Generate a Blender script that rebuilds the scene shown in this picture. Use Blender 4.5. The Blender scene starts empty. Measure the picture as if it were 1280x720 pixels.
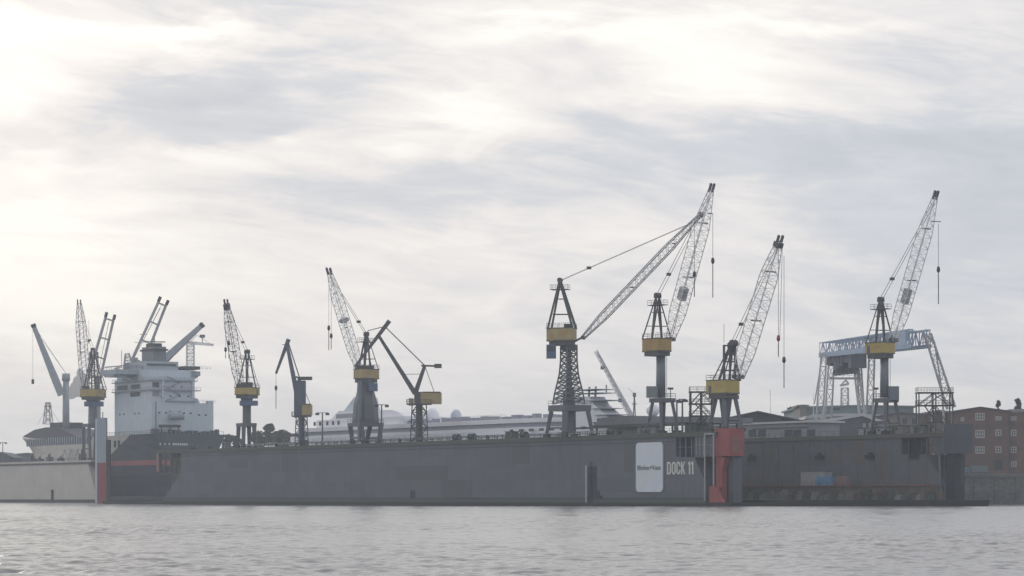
import bpy, math, random
from mathutils import Vector, Matrix

random.seed(11)
SC = bpy.context.scene
COL = SC.collection

# ------------------------------------------------------------------ camera, light, exposure
FPX, CX, HY, CH = 3400.0, 640.0, 621.5, 2.0          # focal length in photo pixels, centre column, horizon row, camera height
cd = bpy.data.cameras.new('camera')
cam = bpy.data.objects.new('camera', cd)
COL.objects.link(cam)
cam.location = (0, 0, CH)
cam.rotation_euler = (math.radians(90), 0, 0)
cd.sensor_width = 36
cd.lens = 36 * FPX / 1280
cd.shift_y = (HY - 360) / 1280
cd.clip_start = 0.5
cd.clip_end = 20000
SC.camera = cam

SUN_AZ, SUN_EL = math.radians(-26), math.radians(18)   # azimuth measured from +Y towards +X
sl = bpy.data.lights.new('sun', 'SUN')
sl.energy = 0.7
sl.angle = math.radians(22)
sl.color = (1.0, 0.96, 0.91)
sun = bpy.data.objects.new('sun', sl)
COL.objects.link(sun)
sdir = Vector((math.sin(SUN_AZ) * math.cos(SUN_EL), math.cos(SUN_AZ) * math.cos(SUN_EL), math.sin(SUN_EL)))
sun.rotation_euler = sdir.to_track_quat('Z', 'Y').to_euler()
sun.location = (-300, 800, 300)

SC.view_settings.view_transform = 'Standard'
SC.view_settings.look = 'None'
SC.view_settings.exposure = 0.0
SC.view_settings.gamma = 1.0
SC.cycles.use_denoising = True
SC.cycles.max_bounces = 5
SC.cycles.volume_bounces = 1


class NT:
    """tiny helper for node maths"""
    def __init__(self, tree):
        self.t = tree

    def node(self, typ, **kw):
        n = self.t.nodes.new(typ)
        for k, v in kw.items():
            setattr(n, k, v)
        return n

    def link(self, a, b):
        self.t.links.new(a, b)

    def m(self, op, a, b=None, c=None, clamp=False):
        n = self.node('ShaderNodeMath', operation=op, use_clamp=clamp)
        for i, v in enumerate((a, b, c)):
            if v is None:
                continue
            if isinstance(v, (int, float)):
                n.inputs[i].default_value = v
            else:
                self.link(v, n.inputs[i])
        return n.outputs[0]

    def comb(self, x, y, z=0.0):
        n = self.node('ShaderNodeCombineXYZ')
        for i, v in enumerate((x, y, z)):
            if isinstance(v, (int, float)):
                n.inputs[i].default_value = v
            else:
                self.link(v, n.inputs[i])
        return n.outputs[0]

    def noise(self, vec, scale, detail=4.0, rough=0.5, dist=0.0):
        n = self.node('ShaderNodeTexNoise')
        n.inputs['Scale'].default_value = scale
        n.inputs['Detail'].default_value = detail
        n.inputs['Roughness'].default_value = rough
        n.inputs['Distortion'].default_value = dist
        if vec is not None:
            self.link(vec, n.inputs['Vector'])
        return n.outputs['Fac']

    def ramp(self, fac, stops, interp='LINEAR'):
        n = self.node('ShaderNodeValToRGB')
        n.color_ramp.interpolation = interp
        els = n.color_ramp.elements
        while len(els) < len(stops):
            els.new(0.5)
        for e, (p, c) in zip(els, stops):
            e.position = p
            e.color = tuple(c) + (1.0,) if len(c) == 3 else c
        self.link(fac, n.inputs['Fac'])
        return n.outputs['Color']

    def mix(self, fac, a, b, blend='MIX'):
        n = self.node('ShaderNodeMix', data_type='RGBA', blend_type=blend)
        if isinstance(fac, (int, float)):
            n.inputs[0].default_value = fac
        else:
            self.link(fac, n.inputs[0])
        for i, v in ((6, a), (7, b)):
            if isinstance(v, tuple):
                n.inputs[i].default_value = v if len(v) == 4 else v + (1.0,)
            else:
                self.link(v, n.inputs[i])
        return n.outputs[2]


# ------------------------------------------------------------------ sky: Nishita behind a deck of broken stratus
world = bpy.data.worlds.new('World')
SC.world = world
world.use_nodes = True
wt = world.node_tree
for n in list(wt.nodes):
    wt.nodes.remove(n)
W = NT(wt)
tc = W.node('ShaderNodeTexCoord')
sep = W.node('ShaderNodeSeparateXYZ')
W.link(tc.outputs['Generated'], sep.inputs[0])
X, Y, Z = sep.outputs
az = W.m('ARCTAN2', X, Y)
el = W.m('ARCSINE', Z)
# cloud-layer coordinates: a plane seen in perspective, flattened towards the horizon
zz = W.m('ADD', W.m('MAXIMUM', Z, 0.0), 0.10)
cu = W.m('DIVIDE', X, zz)
cv = W.m('DIVIDE', Y, zz)
cvec = W.comb(cu, cv, 0.0)
n1 = W.noise(cvec, 1.3, 6.0, 0.55, 0.6)
n2 = W.noise(W.comb(W.m('MULTIPLY', cu, 0.45), cv, 3.1), 4.2, 8.0, 0.6, 0.9)
# streaks in angle space, drawn out sideways
svec = W.comb(W.m('MULTIPLY', W.m('ADD', az, W.m('MULTIPLY', el, 0.9)), 10.0), W.m('MULTIPLY', W.m('ADD', el, W.m('MULTIPLY', az, 0.06)), 40.0), 1.7)
n3 = W.noise(svec, 1.0, 6.0, 0.52, 1.6)
n4 = W.noise(svec, 2.7, 6.0, 0.58, 1.8)
wob = W.m('MULTIPLY', W.m('SUBTRACT', W.noise(svec, 0.9, 4.0, 0.55, 0.4), 0.5), 0.055)
wob2 = W.m('MULTIPLY', W.m('SUBTRACT', W.noise(W.comb(W.m('MULTIPLY', az, 20.0), W.m('MULTIPLY', el, 70.0), 9.3), 1.0, 5.0, 0.6, 0.6), 0.5), 0.030)
waz = W.m('ADD', az, wob)
wel = W.m('ADD', el, wob2)
val = W.m('ADD', 0.545, W.m('MULTIPLY', W.m('SUBTRACT', n3, 0.5), 0.85))
val = W.m('ADD', val, W.m('MULTIPLY', W.m('SUBTRACT', n4, 0.5), 0.42))
val = W.m('ADD', val, W.m('MULTIPLY', W.m('SUBTRACT', n1, 0.5), 0.16))
val = W.m('ADD', val, W.m('MULTIPLY', W.m('SUBTRACT', n2, 0.5), 0.05))
# brighter openings and thicker banks, each a soft ellipse of sky (azimuth, elevation in photo pixels from the axis)
BLOBS = [
    (330, 400, 260, 60, .06), (-10, 55, 120, 50, .42), (10, 300, 180, 120, .38), (20, 130, 70, 30, .20), (190, 50, 160, 15, .55), (150, 90, 90, 10, .12),
    (90, 400, 340, 130, .14), (45, 250, 70, 14, -.16), (110, 190, 130, 14, -.16), (565, 150, 95, 34, .62), (460, 112, 120, 22, .16), (895, 95, 140, 44, .36),
    (960, 30, 200, 30, .14), (690, 285, 120, 40, .10), (290, 200, 90, 16, .30), (60, 130, 60, 30, .30), (690, 45, 120, 14, .25), (1000, 40, 120, 14, .20), (700, 40, 120, 26, .12),
    (560, 290, 60, 18, .14), (560, 378, 50, 8, .10),
    (250, 135, 190, 42, -.46), (500, 240, 230, 34, -.28), (400, 18, 140, 22, -.16), (620, 190, 160, 34, -.12),
    (1010, 192, 240, 34, -.36), (1240, 280, 170, 100, -.42), (1230, 90, 150, 60, -.12), (420, 95, 120, 20, -.12),
    (720, 150, 100, 26, -.12), (1050, 420, 400, 120, -.10), (350, 320, 120, 40, -.06),
]
for px, py, rx, ry, amp in BLOBS:
    da = W.m('MULTIPLY', W.m('SUBTRACT', waz, (px - CX) / FPX), FPX / rx)
    de = W.m('MULTIPLY', W.m('SUBTRACT', wel, (HY - py) / FPX), FPX / ry)
    r2 = W.m('ADD', W.m('MULTIPLY', da, da), W.m('MULTIPLY', de, de))
    g = W.m('EXPONENT', W.m('MULTIPLY', r2, -0.8))
    val = W.m('ADD', val, W.m('MULTIPLY', g, amp))
cloud = W.ramp(W.m('MULTIPLY', val, 1.0, clamp=True), [
    (0.0, (5.8, 6.15, 6.8)), (0.30, (6.85, 7.1, 7.6)), (0.50, (8.6, 8.40, 8.45)),
    (0.68, (9.65, 9.35, 9.15)), (0.85, (10.7, 10.4, 9.9)), (1.0, (11.5, 11.3, 10.6))])
# away from the bright side of the sky the deck is duller
away = W.m('MULTIPLY', W.m('SUBTRACT', 1.0, W.m('COSINE', W.m('SUBTRACT', az, math.radians(-20)))), 0.5)
cloud = W.mix(W.m('MULTIPLY', away, 0.60), cloud, (4.6, 5.1, 5.9))
# thick low air near the horizon, warm grey
low = W.m('EXPONENT', W.m('MULTIPLY', W.m('MAXIMUM', el, 0.0), -26.0))
cloud = W.mix(W.m('MULTIPLY', low, 0.62), cloud, (8.95, 8.6, 8.2))
sky = W.node('ShaderNodeTexSky', sky_type='NISHITA', sun_disc=False)
sky.sun_elevation = SUN_EL
sky.sun_rotation = SUN_AZ
sky.air_density = 1.5
sky.dust_density = 4.0
colr = W.mix(0.97, sky.outputs[0], cloud)
bg = W.node('ShaderNodeBackground')
bg.inputs['Strength'].default_value = 0.1
W.link(colr, bg.inputs['Color'])
wo = W.node('ShaderNodeOutputWorld')
W.link(bg.outputs[0], wo.inputs['Surface'])


# ------------------------------------------------------------------ materials
def paint(name, col, rough=0.6, vary=0.15, grime=0.25, rust=0.0, scale=0.25, streak=0.0, metallic=0.0, plates=0.0, tint=None):
    m = bpy.data.materials.new(name)
    m.use_nodes = True
    t = NT(m.node_tree)
    b = m.node_tree.nodes['Principled BSDF']
    c = t.node('ShaderNodeTexCoord').outputs['Object']
    base = tuple(col)
    nz = t.noise(c, scale, 6.0, 0.6, 0.3)
    lo = tuple(x * (1 - vary) for x in base)
    hi = tuple(min(1, x * (1 + vary)) for x in base)
    cc = t.ramp(nz, [(0.3, lo), (0.7, hi)])
    if plates:
        br = t.node('ShaderNodeTexBrick')
        mp = t.node('ShaderNodeMapping')
        mp.inputs['Rotation'].default_value = (math.radians(90), 0, 0)
        t.link(c, mp.inputs[0])
        t.link(mp.outputs[0], br.inputs['Vector'])
        br.inputs['Color1'].default_value = (1 - plates, 1 - plates * .9, 1 - plates * .9, 1)
        br.inputs['Color2'].default_value = (1 + plates, 1 + plates * .9, 1 + plates * .75, 1)
        br.inputs['Mortar'].default_value = (.86, .84, .82, 1)
        br.inputs['Scale'].default_value = 1.0
        br.inputs['Mortar Size'].default_value = 0.05
        br.inputs['Mortar Smooth'].default_value = 0.6
        br.inputs['Brick Width'].default_value = 9.0
        br.inputs['Row Height'].default_value = 3.3
        cc = t.mix(1.0, cc, br.outputs['Color'], 'MULTIPLY')
    if tint:
        tn = t.noise(c, 0.07, 4.0, 0.6, 0.8)
        f = t.ramp(tn, [(0.52, (0, 0, 0)), (0.68, (1, 1, 1))])
        cc = t.mix(t.m('MULTIPLY', f, 0.6), cc, tuple(tint))
    if streak:
        mp = t.node('ShaderNodeMapping')
        mp.inputs['Scale'].default_value = (1.0, 1.0, 0.05)
        t.link(c, mp.inputs[0])
        sn = t.noise(mp.outputs[0], 0.9, 6.0, 0.65)
        f = t.ramp(sn, [(0.50, (0, 0, 0)), (0.75, (1, 1, 1))])
        cc = t.mix(t.m('MULTIPLY', f, streak), cc, tuple(x * 0.55 for x in base))
    if grime:
        gn = t.noise(c, scale * 4.5, 8.0, 0.65)
        f = t.ramp(gn, [(0.5, (0, 0, 0)), (0.8, (1, 1, 1))])
        cc = t.mix(t.m('MULTIPLY', f, grime), cc, tuple(x * 0.5 for x in base))
    if rust:
        rn = t.noise(c, scale * 3.1, 8.0, 0.7, 0.4)
        f = t.ramp(rn, [(0.60, (0, 0, 0)), (0.70, (1, 1, 1))])
        cc = t.mix(t.m('MULTIPLY', f, rust), cc, (0.16, 0.075, 0.04))
    t.link(cc, b.inputs['Base Color'])
    rr = t.m('ADD', rough - 0.1, t.m('MULTIPLY', nz, 0.2))
    t.link(rr, b.inputs['Roughness'])
    b.inputs['Metallic'].default_value = metallic
    return m


M = {
    'dock': paint('dock_grey', (0.100, 0.112, 0.138), 0.6, 0.08, 0.18, 0.12, 0.12, 0.46, plates=0.11, tint=(0.104, 0.120, 0.120)),
    'dock_far': paint('dock_grey_worn', (0.098, 0.112, 0.132), 0.65, 0.14, 0.28, 0.20, 0.16, 0.40, plates=0.10, tint=(0.125, 0.118, 0.118)),
    'dock_deck': paint('deck_edge', (0.095, 0.095, 0.090), 0.75, 0.15, 0.3, 0.3, 0.5),
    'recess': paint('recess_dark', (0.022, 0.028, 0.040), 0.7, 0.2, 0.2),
    'dark_metal': paint('dark_metal', (0.030, 0.032, 0.038), 0.6, 0.2, 0.2, 0.2, 1.0),
    'black': paint('tarred_black', (0.016, 0.018, 0.019), 0.6, 0.3, 0.2, 0.1, 0.5),
    'light_dock': paint('pale_grey_hull', (0.53, 0.50, 0.465), 0.6, 0.07, 0.12, 0.08, 0.10, 0.22, plates=0.035),
    'beige': paint('beige_hull', (0.34, 0.32, 0.29), 0.6, 0.08, 0.2, 0.12, 0.3, 0.3),
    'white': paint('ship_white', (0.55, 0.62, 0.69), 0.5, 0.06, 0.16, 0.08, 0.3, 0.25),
    'white_darker': paint('ship_white_darker', (0.36, 0.41, 0.46), 0.55, 0.08, 0.2, 0.08, 0.3, 0.3),  # ship white mixed to a darker tone for secondary parts
    'yacht': paint('yacht_white', (0.84, 0.84, 0.90), 0.35, 0.03, 0.04, 0.0, 0.3),
    'yacht_grey': paint('yacht_grey', (0.27, 0.28, 0.34), 0.4, 0.08, 0.1),
    'glass': paint('window_glass', (0.035, 0.045, 0.06), 0.15, 0.2, 0.0),
    'yellow': paint('crane_yellow', (0.46, 0.35, 0.11), 0.6, 0.10, 0.25, 0.20, 0.5, 0.3),
    'yellow_dull': paint('crane_yellow_faded', (0.42, 0.33, 0.17), 0.65, 0.12, 0.3, 0.2, 0.5, 0.3),
    'orange': paint('crane_ochre', (0.42, 0.27, 0.10), 0.6, 0.12, 0.3, 0.25, 0.5, 0.3),
    'crane_grey': paint('crane_grey', (0.115, 0.128, 0.150), 0.55, 0.12, 0.25, 0.15, 0.5, 0.3),
    'crane_dark': paint('crane_dark', (0.080, 0.083, 0.092), 0.6, 0.2, 0.2, 0.25, 0.8),
    'crane_blue': paint('crane_blue', (0.095, 0.145, 0.25), 0.5, 0.12, 0.2, 0.1, 0.5, 0.2),
    'column': paint('column_blue_grey', (0.17, 0.19, 0.23), 0.5, 0.08, 0.2, 0.12, 0.4, 0.35),
    'jib': paint('jib_pale_grey', (0.72, 0.73, 0.74), 0.5, 0.08, 0.15, 0.03, 1.0),
    'jib_mid': paint('jib_grey', (0.36, 0.37, 0.39), 0.55, 0.1, 0.2, 0.10, 1.0),
    'jib_blue': paint('jib_blue_grey', (0.35, 0.38, 0.42), 0.55, 0.08, 0.15, 0.05, 0.6),
    'gantry': paint('gantry_blue', (0.34, 0.43, 0.56), 0.5, 0.1, 0.2, 0.08, 0.5),
    'gantry_leg': paint('gantry_leg_grey', (0.40, 0.41, 0.42), 0.55, 0.1, 0.2, 0.08, 0.5),
    'red': paint('signal_red', (0.30, 0.070, 0.072), 0.65, 0.16, 0.4, 0.25, 0.5, 0.5),
    'red_dull': paint('faded_red', (0.24, 0.095, 0.095), 0.65, 0.15, 0.3, 0.15, 0.4, 0.3),
    'sign': paint('sign_panel', (0.64, 0.70, 0.77), 0.5, 0.04, 0.08, 0.04, 0.15, 0.12, tint=(0.62, 0.60, 0.58)),
    'letter_dark': paint('lettering_dark', (0.08, 0.10, 0.12), 0.5, 0.1, 0.0),
    'letter_pale': paint('lettering_pale', (0.62, 0.62, 0.58), 0.6, 0.12, 0.3, 0.1, 1.0),
    'rope': paint('steel_rope', (0.10, 0.10, 0.11), 0.5, 0.1, 0.0),
    'hook': paint('hook_dark', (0.03, 0.03, 0.035), 0.5, 0.2, 0.1, 0.2),
    'hook_red': paint('hook_red', (0.30, 0.045, 0.035), 0.5, 0.1, 0.1),
    'blue_tarp': paint('blue_tarpaulin', (0.10, 0.24, 0.42), 0.6, 0.15, 0.2, 0.0, 0.8),
    'grey_tarp': paint('grey_tarpaulin', (0.20, 0.22, 0.235), 0.6, 0.15, 0.25, 0.0, 0.6),
    'container': paint('pale_container', (0.38, 0.39, 0.40), 0.6, 0.1, 0.3, 0.15, 0.5, 0.3),
    'link_blue': paint('weathered_blue', (0.100, 0.125, 0.170), 0.6, 0.15, 0.3, 0.15, 0.5, 0.3),
    'pinkish': paint('faded_pink_cover', (0.20, 0.125, 0.125), 0.7, 0.15, 0.3, 0.0, 0.5),
    'wood': paint('timber_block', (0.105, 0.088, 0.072), 0.85, 0.3, 0.3, 0.0, 1.0),
    'conc': paint('concrete_block', (0.17, 0.165, 0.155), 0.85, 0.2, 0.3, 0.1, 0.8),
    'green_metal': paint('green_machine', (0.062, 0.085, 0.075), 0.6, 0.2, 0.3, 0.2, 1.0),
    'teal': paint('teal_sheeting', (0.15, 0.20, 0.22), 0.75, 0.08, 0.15, 0.05, 0.3, 0.2),
    'roof_dark': paint('roof_felt', (0.040, 0.040, 0.048), 0.85, 0.2, 0.2),
    'roof_pale': paint('roof_zinc', (0.50, 0.51, 0.52), 0.5, 0.1, 0.2, 0.0, 0.2),
    'clad': paint('shed_cladding', (0.27, 0.28, 0.30), 0.7, 0.12, 0.25, 0.1, 0.3, 0.3),
    'clad_dark': paint('shed_cladding_dark', (0.085, 0.088, 0.105), 0.7, 0.12, 0.25, 0.1, 0.3, 0.3),
    'render': paint('stucco', (0.22, 0.20, 0.19), 0.85, 0.12, 0.25),
    'frame': paint('window_frame_white', (0.42, 0.42, 0.41), 0.6, 0.12, 0.2),
    'tree_trunk': paint('bark', (0.05, 0.042, 0.034), 0.9, 0.2, 0.2),
    'quay': paint('quay_stone', (0.110, 0.112, 0.112), 0.85, 0.45, 0.6, 0.3, 0.7, 0.5, plates=0.2, tint=(0.16, 0.155, 0.15)),
    'asphalt': paint('yard_asphalt', (0.06, 0.06, 0.06), 0.9, 0.2, 0.3),
}


def brick_material():
    m = bpy.data.materials.new('red_brick')
    m.use_nodes = True
    t = NT(m.node_tree)
    b = m.node_tree.nodes['Principled BSDF']
    c = t.node('ShaderNodeTexCoord').outputs['Object']
    mp = t.node('ShaderNodeMapping')
    mp.inputs['Rotation'].default_value = (math.radians(90), 0, 0)
    t.link(c, mp.inputs[0])
    br = t.node('ShaderNodeTexBrick')
    t.link(mp.outputs[0], br.inputs['Vector'])
    br.inputs['Color1'].default_value = (0.175, 0.092, 0.078, 1)
    br.inputs['Color2'].default_value = (0.140, 0.080, 0.072, 1)
    br.inputs['Mortar'].default_value = (0.14, 0.12, 0.11, 1)
    br.inputs['Scale'].default_value = 1.0
    br.inputs['Brick Width'].default_value = 0.26
    br.inputs['Row Height'].default_value = 0.085
    br.inputs['Mortar Size'].default_value = 0.01
    n = t.noise(c, 0.25, 6, 0.6, 0.3)
    f = t.ramp(n, [(0.3, (0.75, 0.75, 0.78)), (0.7, (1.2, 1.15, 1.1))])
    t.link(t.mix(1.0, br.outputs['Color'], f, 'MULTIPLY'), b.inputs['Base Color'])
    b.inputs['Roughness'].default_value = 0.85
    return m


def leaf_material():
    m = bpy.data.materials.new('foliage')
    m.use_nodes = True
    t = NT(m.node_tree)
    b = m.node_tree.nodes['Principled BSDF']
    c = t.node('ShaderNodeTexCoord').outputs['Object']
    n = t.noise(c, 0.6, 5, 0.6)
    t.link(t.ramp(n, [(0.3, (0.030, 0.046, 0.026)), (0.7, (0.062, 0.085, 0.042))]), b.inputs['Base Color'])
    b.inputs['Roughness'].default_value = 0.8
    return m


def water_material():
    m = bpy.data.materials.new('river_water')
    m.use_nodes = True
    t = NT(m.node_tree)
    b = m.node_tree.nodes['Principled BSDF']
    c = t.node('ShaderNodeTexCoord').outputs['Object']
    b.inputs['Base Color'].default_value = (0.172, 0.178, 0.190, 1)
    b.inputs['Roughness'].default_value = 0.17
    b.inputs['IOR'].default_value = 1.333
    mp = t.node('ShaderNodeMapping')
    mp.inputs['Rotation'].default_value = (0, 0, math.radians(12))
    mp.inputs['Scale'].default_value = (0.8, 1.0, 1.0)
    t.link(c, mp.inputs[0])
    a = t.noise(mp.outputs[0], 0.16, 3.0, 0.5, 0.2)
    bb = t.noise(mp.outputs[0], 0.85, 4.0, 0.6, 0.3)
    cc = t.noise(mp.outputs[0], 3.4, 4.0, 0.6, 0.3)
    h = t.m('ADD', t.m('MULTIPLY', a, 0.50), t.m('ADD', t.m('MULTIPLY', bb, 0.34), t.m('MULTIPLY', cc, 0.09)))
    bump = t.node('ShaderNodeBump')
    bump.inputs['Strength'].default_value = 1.0
    bump.inputs['Distance'].default_value = 0.045
    t.link(h, bump.inputs['Height'])
    t.link(bump.outputs[0], b.inputs['Normal'])
    return m


def ship_hull_material():
    """beige fore ship, slanting boundary, dark aft ship, faded red stripe above a navy underwater body"""
    m = bpy.data.materials.new('cargo_ship_hull_paint')
    m.use_nodes = True
    t = NT(m.node_tree)
    b = m.node_tree.nodes['Principled BSDF']
    c = t.node('ShaderNodeTexCoord').outputs['Object']
    s = t.node('ShaderNodeSeparateXYZ')
    t.link(c, s.inputs[0])
    x, y, z = s.outputs
    n = t.noise(c, 0.2, 6, 0.6)
    beige = t.ramp(n, [(0.3, (0.46, 0.435, 0.40)), (0.7, (0.55, 0.52, 0.48))])
    dark = t.ramp(n, [(0.3, (0.042, 0.055, 0.072)), (0.7, (0.055, 0.070, 0.088))])
    # boundary line runs down and aft->fore
    k = t.m('GREATER_THAN', t.m('SUBTRACT', x, t.m('MULTIPLY', t.m('SUBTRACT', z, 26.9), 2.44)), -23.0)
    cc = t.mix(k, beige, dark)
    k2 = t.m('MULTIPLY', t.m('GREATER_THAN', z, 15.0), t.m('LESS_THAN', z, 17.0))
    cc = t.mix(k2, cc, (0.30, 0.090, 0.10))
    k3 = t.m('LESS_THAN', z, 15.0)
    cc = t.mix(k3, cc, (0.030, 0.032, 0.050))
    t.link(cc, b.inputs['Base Color'])
    b.inputs['Roughness'].default_value = 0.6
    return m


M['brick'] = brick_material()
M['leaf'] = leaf_material()
M['water'] = water_material()
M['ship_hull'] = ship_hull_material()


# ------------------------------------------------------------------ geometry helpers
def P(px, py, D):
    """photo pixel at depth D (metres along the view axis) -> world point"""
    return Vector(((px - CX) / FPX * D, D, CH + (HY - py) / FPX * D))


DA = math.atan2(-0.8489, 0.5286)                # dock axis: +s runs towards the camera and right
DS = Vector((math.cos(DA), math.sin(DA), 0))
DN = Vector((-math.sin(DA), math.cos(DA), 0))   # away from the camera
ORG = Vector((46, 637, 0))


def S(px, off):
    b = ORG + DN * off
    r = (px - CX) / FPX
    return (r * b.y - b.x) / (DS.x - DS.y * r)


def F(s, off, z=0.0):
    return ORG + DS * s + DN * off + Vector((0, 0, z))


def ZP(py, s, off):
    return CH + (HY - py) / FPX * F(s, off).y


class MB:
    """collects simple shapes; build() links them as ONE mesh object"""
    def __init__(self, origin=None):
        self.v, self.f = [], []
        self.o = Vector(origin) if origin is not None else Vector((0, 0, 0))

    def add(self, vs, fs):
        n = len(self.v)
        self.v += [Vector(p) - self.o for p in vs]
        self.f += [tuple(i + n for i in f) for f in fs]
        return self

    def box(self, x0, x1, y0, y1, z0, z1):
        return self.hexa([(x0, y0), (x1, y0), (x1, y1), (x0, y1)], z0, z1)

    def hexa(self, quad, z0, z1):
        return self.prism([(a, b) for a, b in quad], z0, z1)

    def prism(self, poly, z0, z1):
        n = len(poly)
        vs = [(p[0], p[1], z0) for p in poly] + [(p[0], p[1], z1) for p in poly]
        fs = [tuple(range(n - 1, -1, -1)), tuple(range(n, 2 * n))]
        fs += [(i, (i + 1) % n, (i + 1) % n + n, i + n) for i in range(n)]
        return self.add(vs, fs)

    def profile(self, poly, y0, y1):
        """poly in (x, z), extruded along y"""
        n = len(poly)
        vs = [(p[0], y0, p[1]) for p in poly] + [(p[0], y1, p[1]) for p in poly]
        fs = [tuple(range(n)), tuple(range(2 * n - 1, n - 1, -1))]
        fs += [(i, i + n, (i + 1) % n + n, (i + 1) % n) for i in range(n)]
        return self.add(vs, fs)

    def obox(self, c, d, L, Wd, z0, z1):
        """box centred on c (x,y), length L along horizontal direction d, width Wd"""
        d = Vector((d[0], d[1])).normalized()
        p = Vector((-d.y, d.x))
        c = Vector((c[0], c[1]))
        q = [c + d * a * L / 2 + p * b * Wd / 2 for a, b in ((-1, -1), (1, -1), (1, 1), (-1, 1))]
        return self.prism(q, z0, z1)

    def bar(self, a, b, w, h=None, w2=None):
        a, b = Vector(a), Vector(b)
        d = b - a
        if d.length < 1e-6:
            return self
        d.normalize()
        up = Vector((0, 0, 1)) if abs(d.z) < 0.95 else Vector((0, 1, 0))
        s = d.cross(up).normalized()
        u = s.cross(d)
        h = h or w
        k = (w2 / w) if w2 else 1.0
        vs = []
        for p, q in ((a, 1.0), (b, k)):
            for i, j in ((-1, -1), (1, -1), (1, 1), (-1, 1)):
                vs.append(p + s * (i * w / 2 * q) + u * (j * h / 2 * q))
        return self.add(vs, [(3, 2, 1, 0), (4, 5, 6, 7), (0, 1, 5, 4), (1, 2, 6, 5), (2, 3, 7, 6), (3, 0, 4, 7)])

    def cyl(self, a, b, r, r2=None, n=14):
        a, b = Vector(a), Vector(b)
        r2 = r if r2 is None else r2
        d = (b - a).normalized()
        up = Vector((0, 0, 1)) if abs(d.z) < 0.95 else Vector((1, 0, 0))
        s = d.cross(up).normalized()
        u = s.cross(d)
        vs = []
        for p, q in ((a, r), (b, r2)):
            for i in range(n):
                t = 2 * math.pi * i / n
                vs.append(p + s * math.cos(t) * q + u * math.sin(t) * q)
        fs = [tuple(range(n - 1, -1, -1)), tuple(range(n, 2 * n))]
        fs += [(i, (i + 1) % n, (i + 1) % n + n, i + n) for i in range(n)]
        return self.add(vs, fs)

    def ball(self, c, r, nu=16, nv=10, sz=1.0):
        c = Vector(c)
        vs, fs = [], []
        for j in range(nv + 1):
            p = math.pi * j / nv
            for i in range(nu):
                t = 2 * math.pi * i / nu
                vs.append(c + Vector((r * math.sin(p) * math.cos(t), r * math.sin(p) * math.sin(t), r * sz * math.cos(p))))
        for j in range(nv):
            for i in range(nu):
                a, b = j * nu + i, j * nu + (i + 1) % nu
                fs.append((a, b, b + nu, a + nu))
        return self.add(vs, fs)

    def lattice(self, a, b, w0, w1, side=None, bays=10, chord=0.2, lace=0.1, wm=None, d0=None, d1=None, x=False):
        """four-chord lattice girder; w = width across `side`, d = depth; wm = width in the middle"""
        a, b = Vector(a), Vector(b)
        ax = (b - a).normalized()
        if side is None:
            side = ax.cross(Vector((0, 0, 1)))
            if side.length < 0.05:
                side = Vector((1, 0, 0))
        side = Vector(side)
        side = (side - ax * side.dot(ax)).normalized()
        up = side.cross(ax).normalized()
        d0 = w0 if d0 is None else d0
        d1 = w1 if d1 is None else d1
        rings = []
        for i in range(bays + 1):
            t = i / bays
            w = w0 + (w1 - w0) * t
            d = d0 + (d1 - d0) * t
            if wm:
                bul = min(t / 0.18, (1 - t) / 0.25, 1.0)
                w = w + (wm - w) * bul
                d = d + (wm - d) * bul
            p = a.lerp(b, t)
            rings.append([p + side * (sx * w / 2) + up * (sy * d / 2) for sx, sy in ((-1, -1), (1, -1), (1, 1), (-1, 1))])
        for i in range(bays):
            for k in range(4):
                self.bar(rings[i][k], rings[i + 1][k], chord)
                k2 = (k + 1) % 4
                if (i + k) % 2:
                    self.bar(rings[i][k], rings[i + 1][k2], lace)
                    if x:
                        self.bar(rings[i][k2], rings[i + 1][k], lace)
                else:
                    self.bar(rings[i][k2], rings[i + 1][k], lace)
                    if x:
                        self.bar(rings[i][k], rings[i + 1][k2], lace)
        for i in range(bays + 1):
            for k in range(4):
                self.bar(rings[i][k], rings[i][(k + 1) % 4], lace)
        return self

    def railing(self, pts, h=1.1, step=2.0, w=0.06, closed=False):
        pts = [Vector(p) for p in pts]
        segs = list(zip(pts, pts[1:]))
        if closed:
            segs.append((pts[-1], pts[0]))
        up = Vector((0, 0, h))
        for a, b in segs:
            n = max(1, int((b - a).length / step))
            for i in range(n + 1):
                p = a.lerp(b, i / n)
                self.bar(p, p + up, w)
            self.bar(a + up, b + up, w)
            self.bar(a + up * 0.5, b + up * 0.5, w * 0.8)
        return self

    def build(self, name, mat, parent=None, smooth=False):
        me = bpy.data.meshes.new(name)
        me.from_pydata([tuple(p) for p in self.v], [], self.f)
        me.materials.append(M[mat] if isinstance(mat, str) else mat)
        if smooth:
            for p in me.polygons:
                p.use_smooth = True
        me.update()
        o = bpy.data.objects.new(name, me)
        COL.objects.link(o)
        if parent is not None:
            o.parent = parent
        return o


def tag(o, label=None, cat=None, group=None, kind=None):
    if label:
        o['label'] = label
    if cat:
        o['category'] = cat
    if group:
        o['group'] = group
    if kind:
        o['kind'] = kind
    return o


def thing(name, loc, label, cat, group=None, rz=0.0):
    o = bpy.data.objects.new(name, None)
    COL.objects.link(o)
    o.location = loc
    o.rotation_euler = (0, 0, rz)
    return tag(o, label, cat, group)


def solo(mb, name, mat, label, cat, group=None, smooth=False, loc=None, rz=0.0):
    o = mb.build(name, mat, None, smooth)
    o.location = mb.o if loc is None else loc
    o.rotation_euler = (0, 0, rz)
    return tag(o, label, cat, group)


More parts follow.
